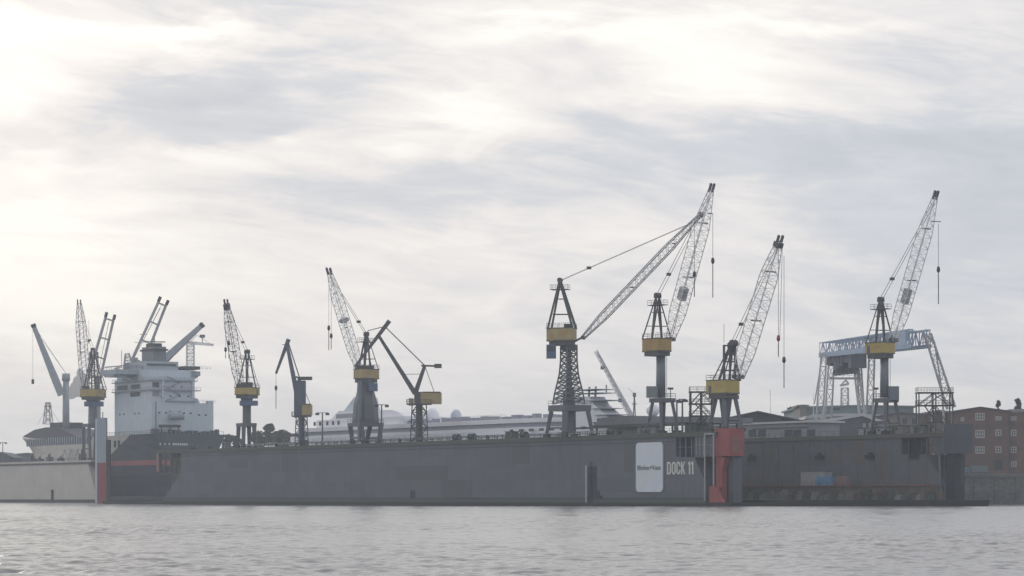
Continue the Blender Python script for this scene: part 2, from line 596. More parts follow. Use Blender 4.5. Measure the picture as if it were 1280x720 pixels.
def letters(text, width, height, depth, bold=0.0):
    """lettering as a mesh in the x-z plane facing -y, lower left corner at the origin; returns verts, faces"""
    cu = bpy.data.curves.new('lettering', 'FONT')
    cu.body = text
    cu.size = 1.0
    cu.extrude = 0.02
    cu.offset = bold
    cu.space_character = 1.05
    ob = bpy.data.objects.new('lettering', cu)
    COL.objects.link(ob)
    dg = bpy.context.evaluated_depsgraph_get()
    me = bpy.data.meshes.new_from_object(ob.evaluated_get(dg))
    bpy.data.objects.remove(ob)
    vs = [v.co.copy() for v in me.vertices]
    fs = [tuple(p.vertices) for p in me.polygons]
    bpy.data.meshes.remove(me)
    x0, x1 = min(v.x for v in vs), max(v.x for v in vs)
    y0, y1 = min(v.y for v in vs), max(v.y for v in vs)
    out = [Vector(((v.x - x0) / (x1 - x0) * width, -v.z / 0.02 * depth, (v.y - y0) / (y1 - y0) * height)) for v in vs]
    return out, fs


# ------------------------------------------------------------------ setting: water, land
import numpy as np
def water_mesh():
    """one sheet: real wavelets (sum of many small wave trains) out to the docks, calm sheet beyond and around"""
    rg = np.random.default_rng(7)
    rows = [14.0]
    while rows[-1] < 620:
        d_ = rows[-1]
        rows.append(d_ + (0.30 if d_ < 44 else 0.10 if d_ < 90 else 0.10 + (d_ - 90) * 0.0011))
    rows = np.array(rows)
    na = 640
    ang = np.linspace(-0.235, 0.235, na)
    Yg, Ag = np.meshgrid(rows, ang, indexing='ij')
    Xg = Yg * Ag
    H = np.zeros_like(Xg)
    step = np.gradient(rows)[:, None]
    for k in range(130):
        lam = 0.34 * (4.0 / 0.34) ** rg.random()
        th = math.radians(205) + rg.normal() * 0.75
        kx, ky = math.sin(th) * 2 * math.pi / lam, math.cos(th) * 2 * math.pi / lam
        amp = 0.0025 * lam ** 0.84
        fade = np.clip((lam / (2.4 * step)) - 0.5, 0, 1) * np.clip((lam / (2.4 * Yg * 0.47 / na)) - 0.4, 0, 1)
        ph = kx * Xg + ky * Yg + rg.random() * 6.28
        H += amp * fade * (np.sin(ph) + 0.22 * np.cos(2 * ph))
    # patches of stronger and weaker ruffling
    g1 = np.sin(Xg * 0.11 + 1.3 + 1.4 * np.sin(Yg * 0.021)) * np.sin(Yg * 0.034 + 0.8 * np.sin(Xg * 0.06))
    H *= 0.85 + 0.35 * g1
    edge = np.clip((0.235 - np.abs(Ag)) / 0.02, 0, 1) * np.clip((Yg - 14) / 6, 0, 1) * np.clip((615 - Yg) / 30, 0, 1)
    H = H * edge - (1 - edge) * 0.36
    nr = len(rows)
    co = np.stack([Xg, Yg, H], -1).reshape(-1, 3)
    idx = np.arange(nr * na).reshape(nr, na)
    quads = np.stack([idx[:-1, :-1], idx[:-1, 1:], idx[1:, 1:], idx[1:, :-1]], -1).reshape(-1, 4)
    flat = np.array([(-2400, -60, -0.35), (2400, -60, -0.35), (2400, 3900, -0.35), (-2400, 3900, -0.35)])
    co = np.concatenate([co, flat])
    n0 = nr * na
    quads = np.concatenate([quads, [[n0, n0 + 1, n0 + 2, n0 + 3]]])
    me = bpy.data.meshes.new('water')
    me.vertices.add(len(co))
    me.vertices.foreach_set('co', co.ravel())
    me.loops.add(quads.size)
    me.loops.foreach_set('vertex_index', quads.ravel().astype(np.int32))
    me.polygons.add(len(quads))
    me.polygons.foreach_set('loop_start', (np.arange(len(quads)) * 4).astype(np.int32))
    me.update(calc_edges=True)
    me.polygons.foreach_set('use_smooth', np.ones(len(quads), dtype=bool))
    me.materials.append(M['water'])
    me.validate()
    o = bpy.data.objects.new('water', me)
    COL.objects.link(o)
    return o


wo_ = water_mesh()
tag(wo_, 'grey rippled river water', None, None, 'structure')

g = MB()
g.prism([(130, 905), (900, 905), (2300, 905), (2300, 3800), (-2300, 3800), (-2300, 1500), (-400, 1420), (-120, 1300), (40, 960)], -4, 9.0)
gr = g.build('ground', 'asphalt')
tag(gr, 'flat shipyard land behind the docks', None, None, 'structure')

q = MB((150, 903, 0))
q.prism([(128, 901.5), (900, 901.5), (900, 904.9), (128, 904.9)], -4, 9.4)
for i in range(40):
    x = 132 + i * 7
    q.box(x, x + 0.7, 901.0, 901.5, -3, 8.6)
q.box(128, 900, 900.9, 901.5, 8.7, 9.5)
solo(q, 'quay_wall', 'quay', 'dark stained quay wall along the water below the brick building', 'quay wall')
# bushes and rubble ledge in front of the quay wall

# ------------------------------------------------------------------ floating dock 11
dock = thing('floating_dock', ORG, 'long dark grey floating dock with DOCK 11 in pale letters on its near wall', 'floating dock', None, DA)
ZT = 17.3


def side_wall(o0, o1, sl, sr, mat, right, left, notch=None):
    """s-z outline extruded across the wall thickness. right=(s of gusset top, z gusset top, s foot, z foot, s recess start, recess top, recess bottom)"""
    gs, gz, fs, fz, rs, rzt, rzb = right
    poly = [(left[2], -3), (fs, -3), (fs, fz), (gs, gz), (rs, rzb), (rs, rzt), (left[0], rzt), (left[0], left[1]), (left[2], left[3])]
    mb = MB()
    mb.profile(poly, o0, o1)
    mb.box(left[0] - 0.01, rs, o0 + 0.001, o1, rzt, ZT - 1.0)
    return mb.build('side_wall', mat, dock)


s845, s868, s883, s893 = S(845, 0), S(868, 0), S(883, 0), S(893, 0)
sL, sL2 = S(204, 0), S(226, 0)
zr = lambda py, px, off=0: ZP(py, S(px, off), off)
side_wall(0, 5, sL, s883, 'dock',
          (s868, zr(572, 868), s883, zr(605, 883), s845, zr(546.5, 845), zr(571, 845)),
          (sL2, zr(591, 226), sL, zr(624, 204)))
# top deck slab with coping, gallery at both ends
MB().box(S(197, 0), s893 + 1.0, -0.35, 5.35, ZT - 1.0, ZT).build('top_deck', 'dock_deck', dock)
MB().box(S(197, 0), s893, -0.42, -0.352, ZT - 0.35, ZT + 0.12).build('coping', 'green_metal', dock)
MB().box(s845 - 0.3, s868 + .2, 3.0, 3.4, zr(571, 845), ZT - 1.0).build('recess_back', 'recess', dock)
mb = MB()
for k in range(3):
    x = s845 + 1.2 + k * (s868 - s845) / 3.2
    mb.bar((x, 0.4, zr(571, 850)), (x, 0.4, ZT - 1.0), 0.22)
mb.bar((s845, 0.4, zr(559, 850)), (s868, 0.4, zr(559, 850)), 0.12)
mb.build('recess_post', 'column', dock)
mb = MB()
mb.box(s868, s893 - 0.4, 0.02, 4.9, zr(571, 868), ZT - 1.0)
mb.build('end_gallery', 'dock_far', dock)
mb = MB()
for k in range(4):
    x = s868 + 0.8 + k * 1.4
    mb.box(x, x + 0.35, -0.12, 0.02, zr(569, 868), ZT - 1.3)
mb.box(s868 + .3, s893 - .8, -0.1, 0.02, zr(557, 868), zr(556, 868))
mb.build('gallery_ribs', 'grey_tarp', dock)
# shadowed space behind the gusset, its shade put in as a near-black panel
MB().box(s868 - 1, s893 + 2.0, 3.8, 4.6, 0.5, zr(571, 868)).build('gusset_shade', 'recess', dock)
mb = MB()
x = S(881, -0.5)
mb.bar((x, -0.5, zr(626, 881)), (x, -0.5, ZT - 0.4), 0.28)
mb.bar((S(892, -.5), -0.5, zr(612, 892)), (S(892, -.5), -0.5, ZT - 0.4), 0.28)
mb.bar((x, -0.5, ZT - 0.5), (S(892, -.5), -0.5, ZT - 0.5), 0.3)
mb.build('corner_post', 'container', dock)
# red end sponson
rb = MB()
rb.box(s893 - 0.3, s893 + 5.4, 0.2, 4.6, zr(570, 900), ZT + 0.7)
rb.build('end_sponson', 'red', dock)
rb = MB()
rb.box(s893 - 0.2, s893 + 2.2, 0.6, 2.0, zr(627, 895), zr(570, 895))
rb.profile([(s893 + 2.2, zr(572, 895)), (s893 + 2.2, zr(588, 895)), (s893 + 3.4, zr(572, 895))], 0.6, 2.0)
rb.build('sponson_leg', 'red', dock)
rb = MB()
rb.box(S(886.5, -1.0), S(895, -1.0), -1.0, 0.0, zr(628, 890), zr(608, 890))
rb.profile([(S(895, -1), zr(628, 890)), (S(903, -1), zr(628, 890)), (S(895, -1), zr(610, 890))], -1.0, -0.2)
rb.build('fender_foot', 'red', dock)
MB().box(s893 + 2.6, s893 + 4.6, 2.2, 4.6, 0.75, zr(570, 900)).build('sponson_back', 'dock', dock)
rb = MB()
rb.box(s893 + 5.42, s893 + 5.5, 1.0, 3.9, zr(566, 900), zr(545, 900))
rb.build('sponson_ladder', 'red_dull', dock)

# left end frames
mb = MB()
for k in range(5):
    x = S(200, 0) + k * (sL2 - S(200, 0)) / 4
    mb.bar((x, 0.3, zr(592, 210)), (x, 0.3, ZT - 1.0), 0.35)
for py in (592, 583, 574):
    mb.bar((S(199, 0), 0.3, zr(py, 210)), (sL2, 0.3, zr(py, 210)), 0.3)
mb.build('end_frame', 'green_metal', dock)
MB().box(S(200, 0), sL2 + 1, 4.0, 4.6, 1, ZT - 1.0).build('end_frame_back', 'dock_deck', dock)
MB().box(S(197, 0), S(199.6, 0), -0.4, 0.4, zr(590, 198), zr(567, 198)).build('end_post', paint('faded_pink', (0.24, 0.15, 0.15), 0.6, 0.15, 0.3), dock)

# pontoon
pt = MB()
pt.prism([(S(120, -1) + 6, -1.2), (9.5, -1.2), (14, 8), (S(1236, 44), 44), (S(1228, 56), 56), (-330, 56)], -3, 0.7)
pt.prism([(10, 9), (14.5, 8.5), (S(1236, 44) + .3, 44), (S(1228, 56) + .3, 56), (-60, 56), (-60, 9)], 0.704, 1.35)
pt.build('pontoon', 'black', dock)
pt = MB()
pt.box(sL - 1, s883 + 1.5, -1.35, -1.2, 0.35, 0.60)
pt.build('fender_rail', 'dark_metal', dock)
MB().box(sL, s883, -0.06, 0.0, 0.7, 1.55).build('tide_band', 'green_metal', dock)

# ladder recess by x=733..746 and small door at 513..518, hatches
mb = MB()
a0, a1 = S(735, 0), S(746, 0)
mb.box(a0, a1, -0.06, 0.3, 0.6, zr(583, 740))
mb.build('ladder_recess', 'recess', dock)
mb = MB()
mb.box(S(733, 0), S(734.6, 0), -0.35, 0.1, 0.2, zr(582, 733))
mb.build('ladder_trunk', 'container', dock)
mb = MB()
for k in range(26):
    z = 1.0 + k * 0.38
    mb.bar((a0 + 1.0, -0.14, z), (a0 + 1.9, -0.14, z), 0.07)
for xx in (a0 + 1.0, a0 + 1.9):
    mb.bar((xx, -0.14, 0.6), (xx, -0.14, 10.9), 0.08)
mb.build('ladder', 'dark_metal', dock)
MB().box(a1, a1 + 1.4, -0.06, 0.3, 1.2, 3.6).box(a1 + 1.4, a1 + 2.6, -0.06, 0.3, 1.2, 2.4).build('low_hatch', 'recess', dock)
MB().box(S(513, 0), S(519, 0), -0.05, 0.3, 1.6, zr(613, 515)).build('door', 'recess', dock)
for px, py, ww in ((370, 603, 3.0), (721, 612, 1.2), (600, 588, 2.2), (655, 618, 1.6), (816, 622, 1.4), (432, 606, 2.4)):
    s_ = S(px, 0)
    z_ = zr(py, px)
    MB().box(s_, s_ + ww, -0.04, 0.2, z_ - 0.5, z_ + 0.4).build('hatch_plate', 'dock_far', dock)
# repaint plates of slightly different grey
patch_mat = paint('dock_grey_patch', (0.080, 0.093, 0.104), 0.6, 0.1, 0.2, 0.1, 0.12, 0.3)
for px0, px1, y0, y1 in ((352, 372, 560, 590), (495, 560, 583, 600), (552, 590, 600, 622), (780, 792, 548, 590), (640, 662, 556, 580), (285, 310, 575, 586)):
    MB().box(S(px0, 0), S(px1, 0), -0.025, 0.1, zr(y1, px0), zr(y0, px0)).build('patch_plate', patch_mat, dock)
# horizontal rubbing strake and weld seams
mb = MB()
mb.box(sL, s883, -0.10, 0.0, 1.65, 1.85)
mb.box(sL2, s845, -0.08, 0.0, 15.2, 15.32)
mb.build('strake', 'dark_metal', dock)

# sign panel with rounded corners and its lettering
p0, p1 = S(796, 0), S(829.5, 0)
zb, zt = zr(615, 812), zr(553, 812)
rr = 1.1
poly = []
for cx, cz, a in ((p1 - rr, zb + rr, -90), (p1 - rr, zt - rr, 0), (p0 + rr, zt - rr, 90), (p0 + rr, zb + rr, 180)):
    for k in range(7):
        t = math.radians(a + 15 * k)
        poly.append((cx + rr * math.cos(t), cz + rr * math.sin(t)))
sg = MB()
sg.profile(poly, -0.30, -0.02)
sign = sg.build('sign_panel', 'sign', dock)
vs, fs = letters('Blohm+Voss', (p1 - p0) * 0.86, 1.15, 0.03, 0.012)
MB().add([v + Vector((p0 + (p1 - p0) * 0.07, -0.34, zr(587.5, 812))) for v in vs], fs).build('lettering', 'letter_dark', sign)


def block_letters(text, x0, z0, width, height, y, mat, parent, wide, t=0.30):
    """heavy condensed capitals cut from plate; one part per character"""
    def arc(cx, cz, rx, rz, a0, a1, n=6):
        return [(cx + rx * math.cos(math.radians(a0 + (a1 - a0) * k / n)), cz + rz * math.sin(math.radians(a0 + (a1 - a0) * k / n))) for k in range(n + 1)]
    tot = sum(wide[c] for c in text) + 0.16 * (len(text) - 1)
    u = width / tot
    x = x0
    for ch in text:
        w_ = wide[ch] * u
        st = t * u
        H_ = height
        sz = st * .85
        m = MB()
        def strip(outer, inner):
            for k in range(len(outer) - 1):
                q4 = [outer[k], outer[k + 1], inner[k + 1], inner[k]]
                m.profile([(x + a, z0 + b) for a, b in q4], y - .05, y)
        if ch in 'DOC':
            rr_ = min(w_ * .45, H_ * .3)
            o_, i_ = [], []
            ri = max(rr_ - st, .02)
            if ch == 'D':
                o_ = [(0, 0)] + arc(w_ - rr_, rr_, rr_, rr_, -90, 0) + arc(w_ - rr_, H_ - rr_, rr_, rr_, 0, 90) + [(0, H_)]
                i_ = [(st, sz)] + arc(w_ - rr_, rr_, ri, rr_ - sz, -90, 0) + arc(w_ - rr_, H_ - rr_, ri, rr_ - sz, 0, 90) + [(st, H_ - sz)]
                o_.append((0, 0)); i_.append((st, sz))
            else:
                pts = [(w_ - rr_, rr_, -90, 0), (w_ - rr_, H_ - rr_, 0, 90), (rr_, H_ - rr_, 90, 180), (rr_, rr_, 180, 270)]
                if ch == 'C':
                    o_ = [(w_, H_ * .36)] + arc(w_ - rr_, rr_, rr_, rr_, 0, -90) + arc(rr_, rr_, rr_, rr_, 270, 180) + arc(rr_, H_ - rr_, rr_, rr_, 180, 90) + arc(w_ - rr_, H_ - rr_, rr_, rr_, 90, 0) + [(w_, H_ * .64)]
                    i_ = [(w_ - st, H_ * .36)] + arc(w_ - rr_, rr_, ri, rr_ - sz, 0, -90) + arc(rr_, rr_, ri, rr_ - sz, 270, 180) + arc(rr_, H_ - rr_, ri, rr_ - sz, 180, 90) + arc(w_ - rr_, H_ - rr_, ri, rr_ - sz, 90, 0) + [(w_ - st, H_ * .64)]
                else:
                    for a, b, c0, c1 in pts:
                        o_ += arc(a, b, rr_, rr_, c0, c1)
                        i_ += arc(a, b, ri, rr_ - sz, c0, c1)
                    o_.append(o_[0]); i_.append(i_[0])
            strip(o_, i_)
        elif ch == 'K':
            m.profile([(x, z0), (x + st, z0), (x + st, z0 + H_), (x, z0 + H_)], y - .05, y)
            m.profile([(x + st, z0 + H_ * .38), (x + st, z0 + H_ * .62), (x + w_ - st, z0 + H_), (x + w_, z0 + H_)][::1], y - .05, y - .001)
            m.profile([(x + w_ - st * 1.05, z0), (x + w_ + .02, z0), (x + st * 1.6, z0 + H_ * .66), (x + st, z0 + H_ * .46)], y - .052, y - .003)
        elif ch == '1':
            m.profile([(x + w_ - st * 1.1, z0), (x + w_, z0), (x + w_, z0 + H_), (x + w_ - st * .9, z0 + H_), (x, z0 + H_ * .86), (x, z0 + H_ * .74), (x + w_ - st * 1.1, z0 + H_ * .8)], y - .05, y)
        if m.v:
            m.build('letter', mat, parent)
        x += w_ + 0.16 * u


block_letters('DOCK 11', S(834, 0), zr(593, 850), S(867, 0) - S(834, 0), zr(577, 850) - zr(593, 850), -0.02, 'letter_pale', dock,
              {'D': .95, 'O': .95, 'C': .92, 'K': 1.0, ' ': .30, '1': .55})

# railing along the near wall
mb = MB()
mb.railing([(S(205, 0), -0.1, ZT + .12), (S(886, 0), -0.1, ZT + .12)], 1.05, 2.6, 0.07)
mb.build('guard_rail', 'green_metal', dock)
mb = MB()
mb.box(sL, s883, 1.2, 1.4, ZT, ZT + 0.16)
mb.box(sL, s883, 3.9, 4.1, ZT, ZT + 0.16)
mb.build('crane_rail', 'dark_metal', dock)

# ---- far side wall (off 50..55)
FO = 50.0
fz_ = lambda py, px: ZP(py, S(px, FO), FO)
fs = lambda px: S(px, FO)
mb = MB()
mb.profile([(-306, -3), (fs(1182), -3), (fs(1182), fz_(604, 1180)), (fs(1156), fz_(568, 1156)), (fs(1127), fz_(568, 1127)),
            (fs(1127), ZT - 1), (-306, ZT - 1)], FO, FO + 5)
mb.build('side_wall', 'dock_far', dock)
MB().box(-306, fs(1192), FO - 0.3, FO + 5.3, ZT - 1, ZT).build('top_deck', 'dock_deck', dock)
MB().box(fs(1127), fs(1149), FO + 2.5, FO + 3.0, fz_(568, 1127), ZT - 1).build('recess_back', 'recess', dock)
mb = MB()
for px in (1150.5, 1158, 1164.5):
    mb.bar((fs(px), FO + 0.5, fz_(567, 1150)), (fs(px), FO + .5, ZT - 1), 0.34)
    mb.bar((fs(px), FO + 4.5, fz_(567, 1150)), (fs(px), FO + 4.5, ZT - 1), 0.34)
mb.bar((fs(1150), FO + .5, fz_(556, 1150)), (fs(1165), FO + .5, fz_(556, 1150)), 0.14)
mb.build('recess_post', 'crane_dark', dock)
MB().box(fs(1166), fs(1182), FO + 0.1, FO + 4.9, fz_(567, 1170), ZT - 1).build('end_gallery', 'dock_far', dock)
mb = MB()
mb.box(fs(1182), fs(1182) + 4.6, FO - 0.5, FO + 4.4, fz_(567, 1190), ZT + 1.9)
mb.build('end_sponson', paint('end_blue_dark', (0.066, 0.080, 0.100), 0.6, 0.1, 0.25, 0.1), dock)
MB().box(fs(1182), fs(1182) + 2.8, FO + 0.2, FO + 3.4, 1.36, fz_(567, 1190)).build('sponson_leg', 'recess', dock)
MB().box(fs(1156), fs(1182), FO + 3.8, FO + 4.6, 1.35, fz_(568, 1170)).build('gusset_shade', 'recess', dock)  # near-black panel again paints the shade behind this gusset
mb = MB()
mb.bar((fs(1178), FO - .4, 1.4), (fs(1176), FO - .4, fz_(567, 1176)), 0.4)
mb.build('corner_post', 'column', dock)
mb = MB()
mb.box(fs(900), fs(1176), FO - 4.5, FO, 1.35, 4.7)
mb.build('lower_gallery', paint('gallery_brown', (0.125, 0.108, 0.100), 0.8, 0.3, 0.4, 0.5, 0.6, 0.4), dock)
mb = MB()
mb.box(fs(900), fs(1176), FO - 4.8, FO + .0, 4.7, 4.95)
mb.build('gallery_deck', 'red_dull', dock)
mb = MB()
mb.railing([(fs(905), FO - 4.7, 4.95), (fs(1176), FO - 4.7, 4.95)], 1.0, 3.0, 0.06)
mb.build('guard_rail', 'dock_deck', dock)
mb = MB()
mb.railing([(-150, FO - .1, ZT), (fs(1192), FO - .1, ZT)], 1.05, 2.6, 0.07)
mb.build('guard_rail', 'green_metal', dock)
for px, py in ((940, 572), (1025, 571), (1088, 570), (1143, 569)):
    mb = MB()
    s_, z_ = fs(px), fz_(py, px)
    mb.box(s_ - 1.6, s_ + 1.6, FO - 0.5, FO + 0.1, z_ - 0.7, z_ + 0.3)
    mb.box(s_ - 0.2, s_ + 1.3, FO - 0.7, FO - .5, z_ + 0.3, z_ + 0.9)
    mb.build('fairlead', 'black', dock)
rust_mat = paint('dock_rust_patch', (0.118, 0.104, 0.102), 0.7, 0.2, 0.3, 0.25, 0.3, 0.3)
for px0, px1, y0, y1 in ((961, 968, 556, 576), (1042, 1050, 560, 580), (1055, 1062, 566, 572), (1100, 1104, 560, 600), (1064, 1080, 553, 580), (968, 975, 577, 588)):
    MB().box(fs(px0), fs(px1), FO - .03, FO + .1, fz_(y1, px0), fz_(y0, px0)).build('patch_plate', rust_mat, dock)
for k in range(14):
    s_ = fs(935) + k * 6.4
    MB().box(s_, s_ + 0.18, FO - 0.06, FO, 5, ZT - 1.2).build('wall_frame', 'dock_far', dock)


# ---- things on the dock floor and in its far end
def dock_thing(name, s, off, z, label, cat, group=None):
    return thing(name, F(s, off, z), label, cat, group, DA)


def shipping_box(name, s, off, z, L, Wd, H, mat, label, cat, ribs=True, group=None):
    r = dock_thing(name, s, off, z, label, cat, group)
    MB().box(-L / 2, L / 2, -Wd / 2, Wd / 2, 0.08, H).build('body', mat, r)
    mb = MB()
    if ribs:
        n = max(3, int(L / 0.6))
        for i in range(n + 1):
            x = -L / 2 + i * L / n
            mb.box(x - 0.07, x + 0.07, -Wd / 2 - 0.06, -Wd / 2 + 0.02, 0.12, H - 0.05)
    mb.box(-L / 2 - .04, L / 2 + .04, -Wd / 2 - 0.08, -Wd / 2 + .01, H - 0.12, H + .05)
    mb.box(-L / 2 - .04, L / 2 + .04, -Wd / 2 - 0.08, -Wd / 2 + .01, 0, 0.14)
    mb.build('frame', mat, r)
    return r


shipping_box('storage_container', S(1018, FO - 3.3), FO - 2.6, 4.95, 9.5, 2.4, 3.3, 'container',
             'pale grey container standing on the gallery of the far dock wall', 'container')


def tarp(s, off, z, L, Wd, H, mat, label, nm='tarpaulin_stack'):
    r = dock_thing(nm, s, off, z, label, 'covered stack')
    mb = MB()
    nx, ny = 12, 6
    rnd = random.Random(int(s * 10))
    vs, fs_ = [], []
    for j in range(ny + 1):
        for i in range(nx + 1):
            u, v = i / nx * 2 - 1, j / ny * 2 - 1
            e = max(abs(u), abs(v))
            h = H * (1 if e < 0.95 else .25) * (0.95 + rnd.random() * 0.07)
            if e > 0.99:
                h = 0
            vs.append((u * L / 2, v * Wd / 2, h))
    for j in range(ny):
        for i in range(nx):
            a = j * (nx + 1) + i
            fs_.append((a, a + 1, a + nx + 2, a + nx + 1))
    mb.add(vs, fs_)
    mb.build('cover', mat, r)
    MB().box(-L * .42, L * .42, -Wd * .4, Wd * .4, 0.0, H * .6).build('pallet', 'wood', r)


tarp(S(1026, FO - 5.2), FO - 3.6, 4.95, 6.6, 1.9, 2.3, 'blue_tarp', 'bright blue tarpaulin over a stack in front of the pale container')
tarp(S(1050, FO - 4.4), FO - 3.6, 4.95, 4.6, 1.9, 2.2, 'pinkish', 'dull red cover over a stack right of the blue tarpaulin')

rnd = random.Random(5)
kb_mats = ['wood', 'conc', 'wood', 'grey_tarp', 'green_metal']
i = 0
px = 936
while px < 1176:
    off = 41.5 + rnd.random() * 3.0
    s_ = S(px, off)
    L, H = 0.9 + rnd.random() * 1.6, 1.1 + rnd.random() * 1.5
    mt = kb_mats[rnd.randrange(5)]
    mb = MB(F(s_, off, 1.35))
    o_ = mb.o.copy()
    mb.o = Vector((0, 0, 0))
    mb.box(-L / 2, L / 2, -.8, .8, 0, H * .55)
    mb.box(-L * .42, L * .42, -.7, .7, H * .55 + .004, H * .8)
    mb.box(-L * .36, L * .36, -.62, .62, H * .8 + .004, H)
    solo(mb, 'keel_block', mt, 'keel block standing in the row on the floor of the dock before the lower gallery', 'keel block', 'keel blocks on the dock floor', loc=o_, rz=DA)
    px += 5 + rnd.random() * 6
    i += 1

# cable drums, lockers, winches, bollards along the near and far wall tops
def bollard(s, off, z, lab):
    mb = MB()
    mb.cyl((-.45, 0, 0), (-.45, 0, .8), .2, .2, 10)
    mb.cyl((.45, 0, 0), (.45, 0, .8), .2, .2, 10)
    mb.cyl((-.45, 0, .8), (-.45, 0, .95), .3, .3, 10)
    mb.cyl((.45, 0, .8), (.45, 0, .95), .3, .3, 10)
    mb.box(-.9, .9, -.35, .35, 0, .12)
    solo(mb, 'bollard', 'black', lab, 'bollard', 'bollards on the near dock wall', loc=F(s, off, z), rz=DA)


for px, lab in ((262, 'black double bollard on the dock wall top below the white engine casing'), (345, 'black double bollard on the dock wall top in front of the trees'),
                (500, 'black double bollard on the dock wall top next to the yellow double link crane'), (610, 'black double bollard on the dock wall top midway between radomes and lattice tower crane'),
                (775, 'black double bollard on the dock wall top above the sign panel')):
    bollard(S(px, .7), 0.62, ZT, lab)


def winch(px, off, label, mat='green_metal'):
    r = dock_thing('mooring_winch', S(px, off), off, ZT, label, 'winch')
    MB().box(-1.5, 1.5, -.9, .9, 0, .3).build('bed', 'dark_metal', r)
    mb = MB()
    mb.cyl((-.9, 0, 1.0), (.9, 0, 1.0), .62, .62, 14)
    mb.cyl((-1.0, 0, 1.0), (-.9, 0, 1.0), .9, .9, 14)
    mb.cyl((.9, 0, 1.0), (1.0, 0, 1.0), .9, .9, 14)
    mb.build('drum', mat, r)
    MB().box(-1.4, -1.05, -.5, .5, .3, 1.7).box(1.05, 1.4, -.5, .5, .3, 1.5).build('side_frame', mat, r)
    MB().box(1.4, 2.1, -.4, .4, .3, 1.2).build('motor', 'crane_grey', r)


winch(571, 2.6, 'green winch on the dock wall top below the right hand radome')
winch(590, 2.8, 'green winch on the dock wall top next right of the radome winch')
winch(655, 2.6, 'green winch on the dock wall top left of the lattice tower crane')
winch(765, 2.6, 'winch on the dock wall top right of the lattice tower crane')
winch(380, 2.6, 'winch on the dock wall top below the blue double link crane')
winch(243, 2.6, 'winch on the dock wall top below the stern lettering')


def deck_house(px, off, L, Wd, H, mat, label, name='deck_house', z=ZT):
    r = dock_thing(name, S(px, off), off, z, label, 'deck house')
    MB().box(-L / 2, L / 2, -Wd / 2, Wd / 2, 0, H).build('wall', mat, r)
    MB().box(-L / 2 - .2, L / 2 + .2, -Wd / 2 - .2, Wd / 2 + .2, H, H + .15).build('roof', 'dark_metal', r)
    MB().box(-L * .3, -L * .3 + .8, -Wd / 2 - .03, -Wd / 2 + .05, .1, min(2.0, H * .85)).build('door', 'dark_metal', r)
    for k in range(max(1, int(L / 3))):
        x = -L * .05 + k * 1.5
        if x + .8 < L / 2:
            MB().box(x, x + .8, -Wd / 2 - .03, -Wd / 2 + .05, H * .5, H * .8).build('window', 'glass', r)
    return r


deck_house(640, 2.8, 3.4, 2, 1.9, 'dock_deck', 'low brownish deck house on the dock wall top left of the tower crane')
deck_house(812, 2.8, 7.5, 2.2, 1.7, 'grey_tarp', 'long low grey deck house on the dock wall top under the ochre crane')
deck_house(868, 2.9, 5.0, 2.2, 1.9, 'green_metal', 'green grey deck house beneath the stair tower')
deck_house(283, 2.9, 2.6, 2.0, 2.4, 'column', 'small blue grey deck house at the left part of the dock wall top')
deck_house(780, 2.9, 5.4, 1.8, 1.2, 'conc', 'flat pale pump house on the dock wall top above the sign panel')
deck_house(1094, FO + 2.5, 9.5, 2.6, 1.6, 'container', 'long pale cabin on the far dock wall top below the right tower crane')
deck_house(1094, FO + 2.5, 7.0, 2.2, 1.3, 'container', 'upper pale cabin stacked on the long cabin of the far dock wall', z=ZT + 1.8)
deck_house(1152, FO + 2.5, 4.4, 2.4, 1.8, 'grey_tarp', 'grey cabin on the far dock wall top right of the right tower crane')
deck_house(1125, FO + 2.5, 5.0, 2.4, 1.9, 'render', 'dull brown cabin on the far dock wall top near its open end')
deck_house(1170, FO + 2.5, 3.0, 2.2, 2.4, 'render', 'small brown cabin at the open end of the far dock wall')


def pipes(px0, px1, label):
    r = dock_thing('pipe_rack', S((px0 + px1) / 2, 2.5), 2.2, ZT, label, 'pipe rack')
    L = (S(px1, 2.2) - S(px0, 2.2)) / 2
    mb = MB()
    for k, (yy, zz_) in enumerate(((0, .7), (.35, .7), (0.1, 1.15))):
        mb.cyl((-L, yy, zz_), (L, yy, zz_), 0.14, 0.14, 8)
    mb.build('pipe', 'container', r)
    mb = MB()
    n = int(L / 2)
    for k in range(n + 1):
        x = -L + 2 * L * k / n
        mb.bar((x, -.2, 0), (x, -.2, 1.3), .12)
        mb.bar((x, .6, 0), (x, .6, 1.3), .12)
        mb.bar((x, -.2, .52), (x, .6, .52), .1)
    mb.build('support', 'green_metal', r)


pipes(395, 470, 'pale pipes on low supports at the foot of the dark tapered crane')
pipes(480, 560, 'pale pipes on low supports in front of the yellow double link crane')
pipes(600, 640, 'short run of pale pipes on the dock wall top between the winches')
pipes(700, 760, 'pale pipes on low supports at the foot of the lattice tower crane')
pipes(300, 372, 'pale pipes on low supports on the left part of the dock wall top')


